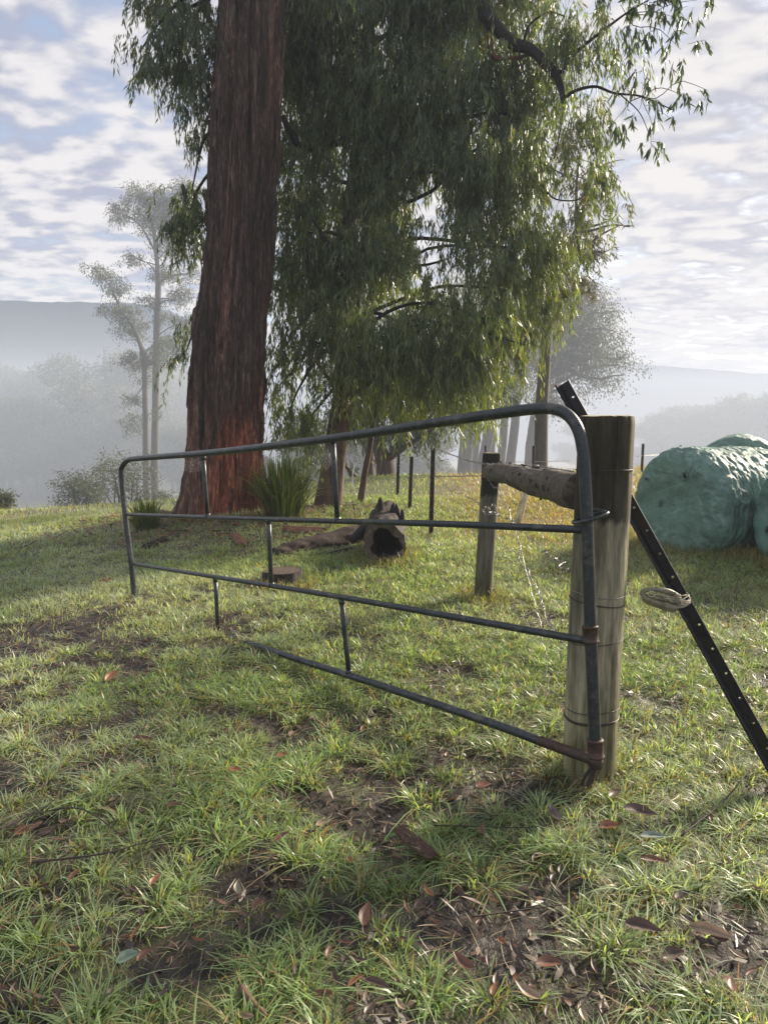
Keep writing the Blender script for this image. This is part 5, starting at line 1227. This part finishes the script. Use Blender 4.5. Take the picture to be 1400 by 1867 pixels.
def stick(pts, r, label, mat=M_TWIG, name='stick', lift=.02, ends=1., seed=0, forks=()):
    p = []
    for e in pts:
        g_ = G(e[0], e[1]); g_[2] = float(zg(g_[0], g_[1]))+lift+(e[2] if len(e) > 2 else 0); p.append(g_)
    org = p[0].copy(); mb = MB(org); v, q, t = tube(catmull(p, 24), np.linspace(r, r*.5, 24), 8, True, .2, seed, 8, 20); mb.add(v, q, t)
    for f in forks:
        pp = []
        for e in f: g_ = G(e[0], e[1]); g_[2] = float(zg(g_[0], g_[1]))+lift+(e[2] if len(e) > 2 else 0); pp.append(g_)
        v, q, t = tube(catmull(pp, 12), np.linspace(r*.6, r*.25, 12), 6); mb.add(v, q, t)
    return tag(mb.build(name, mat, None, loc=org), label, 'stick')
stick([(292, 1268), (330, 1275), (375, 1285)], .007, 'short dark stick lying in grass left of the lowest gate rail', M_TWIG)
stick([(495, 1308), (540, 1298), (600, 1300), (640, 1310)], .004, 'thin bent dark twig on the grass under the gate', forks=[[(540, 1298), (560, 1290), (600, 1292)]])
stick([(0, 1540), (60, 1512), (150, 1500), (240, 1562)], .0035, 'long wiry black twig across the left foreground', lift=.05, forks=[[(60, 1512), (110, 1475), (125, 1440)]])
stick([(60, 1595), (180, 1580), (250, 1562), (310, 1545)], .0035, 'wiry twig running towards a rusty leaf on the left', lift=.04)
stick([(440, 1815), (460, 1840), (485, 1866)], .010, 'stubby brown stick at the bottom edge', M_RTWIG)
stick([(28, 1003), (50, 998), (68, 988)], .012, 'small fallen stick on the far left paddock')
stick([(860, 1690), (930, 1680), (990, 1672), (1040, 1665)], .0025, 'fine dark twig crossing the mud right of centre', lift=.03)
stick([(790, 1520), (870, 1522), (960, 1524), (1020, 1515)], .0025, 'fine straight twig in front of the strainer post', lift=.03)
stick([(1255, 1255), (1250, 1215, .05), (1256, 1180, .13), (1232, 1175, .18)], .003, 'thin arching stalk between post and leaning picket', lift=.0)
stick([(1285, 1060), (1300, 1045, .05), (1308, 1025, .12)], .004, 'dark broken twig below the large bale')
stick([(830, 1690), (800, 1680), (770, 1665)], .003, 'short black twig in the middle mud')
stick([(1240, 1540), (1330, 1470, .02), (1400, 1380, .05)], .003, 'dark wiry twig below the leaning picket', lift=.03)
# slab of dark bark and other bark pieces
def bark_piece(px0, py0, px1, py1, w, label, mat=M_RED, lift=.02, seed=0):
    a = G(px0, py0); b = G(px1, py1); a[2] += lift; b[2] += lift; d = b-a; s = np.cross(d, [0, 0, 1.]); s /= np.linalg.norm(s); org = (a+b)/2; r_ = np.random.default_rng(seed); m, k = 22, 14; V = []
    for side in (0, 1):
        for i in range(m):
            u = i/(m-1)
            for j in range(k):
                e = j/(k-1)*2-1; ww = w*(.75+.25*math.sin(u*PI))*(1 if 0 < i < m-1 else .8); rag = (.06*math.sin(j*2.3+seed)+.03*r_.normal())*(abs(u-.5)*2)**6
                V.append(a+d*(u+rag)+s*ww*e+np.array([0, 0, .45*w*(1-e*e)+.004*math.sin(j*4.1)+(0 if side == 0 else -.007)]))
    def idx(s_, i, j): return s_*m*k+i*k+j
    q = [[idx(0, i, j), idx(0, i, j+1), idx(0, i+1, j+1), idx(0, i+1, j)] for i in range(m-1) for j in range(k-1)]+[[idx(1, i, j), idx(1, i+1, j), idx(1, i+1, j+1), idx(1, i, j+1)] for i in range(m-1) for j in range(k-1)]
    for j in range(k-1): q += [[idx(0, 0, j+1), idx(0, 0, j), idx(1, 0, j), idx(1, 0, j+1)], [idx(0, m-1, j), idx(0, m-1, j+1), idx(1, m-1, j+1), idx(1, m-1, j)]]
    for i in range(m-1): q += [[idx(0, i, 0), idx(0, i+1, 0), idx(1, i+1, 0), idx(1, i, 0)], [idx(0, i+1, k-1), idx(0, i, k-1), idx(1, i, k-1), idx(1, i+1, k-1)]]
    return tag(obj('bark_piece', mesh_np('bark_piece', np.array(V)-org, np.array(q), mat, smooth=False), None, org), label, 'bark')
M_BPIECE = m_bark('fibrous_bark_slab', (.035, .020, .015), (.13, .075, .055), (.26, .17, .13), 12, 60, .004, False)
bark_piece(728, 1530, 790, 1580, .026, 'fibrous dark brown slab of bark lying left of the post shadow', M_BPIECE, .035, 1)
bark_piece(442, 998, 432, 980, .06, 'red brown bark slab leaning at the foot of the massive trunk', M_RED, .03, 2)
bark_piece(520, 968, 590, 972, .10, 'flat reddish bark sheet on bare earth right of the trunk', M_RED, .02, 3)
bark_piece(600, 1013, 640, 1004, .03, 'small loose bark bit in front of the half sunk log', M_LOG, .02, 4)
bark_piece(265, 1000, 300, 985, .06, 'dark root bark slab left of the trunk foot', M_LOG, .02, 5)
bark_piece(185, 1064, 205, 1060, .03, 'small brown bark chip left of the gate end', M_RED, .02, 6)
# dry red twig hooked over the bottom rail
tw = catmull([Gp(556, 1196)+[0, -.02, .02], Gp(545, 1198)+[0, -.03, .03], Gp(538, 1212)+[0, -.04, 0], Gp(535, 1235)+[0, -.04, 0], Gp(538, 1262)+[0, -.05, 0]], 24)
mb = MB(tw[0]); v, q, t = tube(tw, np.linspace(.004, .0018, 24), 6); mb.add(v, q, t); tag(mb.build('hooked_twig', M_RTWIG, None, loc=tw[0]), 'dry reddish twig hooked over the gate bottom rail', 'twig')
# clods of churned earth on the left paddock
def clod(px, py, w, seed, label):
    p = G(px, py); r_ = np.random.default_rng(seed); nu, nv = 26, 14; th = np.linspace(0, 2*PI, nu, endpoint=False)[None]; ph = np.linspace(-.3, PI/2, nv)[:, None]
    n_ = .5+1.0*fbm(np.cos(th)*2.2*np.cos(ph)+seed, np.sin(th)*2.2*np.cos(ph), np.sin(ph)*2.2, seed, 3); V = np.stack([w*n_*np.cos(ph)*np.cos(th), w*.8*n_*np.cos(ph)*np.sin(th), w*.42*n_*np.sin(ph)*np.ones_like(th)], -1).reshape(-1, 3)
    i = np.arange(nv-1)[:, None]*nu; j = np.arange(nu)[None]; k = (j+1) % nu; q = np.stack([i+j, i+k, i+nu+k, i+nu+j], -1).reshape(-1, 4)
    c_ = np.zeros((len(V), 3)); tag(obj('earth_clod', mesh_np('earth_clod', V, q, M_GROUND, c_), None, (p[0], p[1], float(zg(p[0], p[1])))), label, 'clod', 'clods of churned earth on the paddock')
clod(125, 962, .13, 1, 'largest dark earth clod on the left paddock'); clod(95, 967, .07, 2, 'small earth clod left of the largest one'); clod(170, 962, .06, 3, 'small flat earth clod right of the largest one')
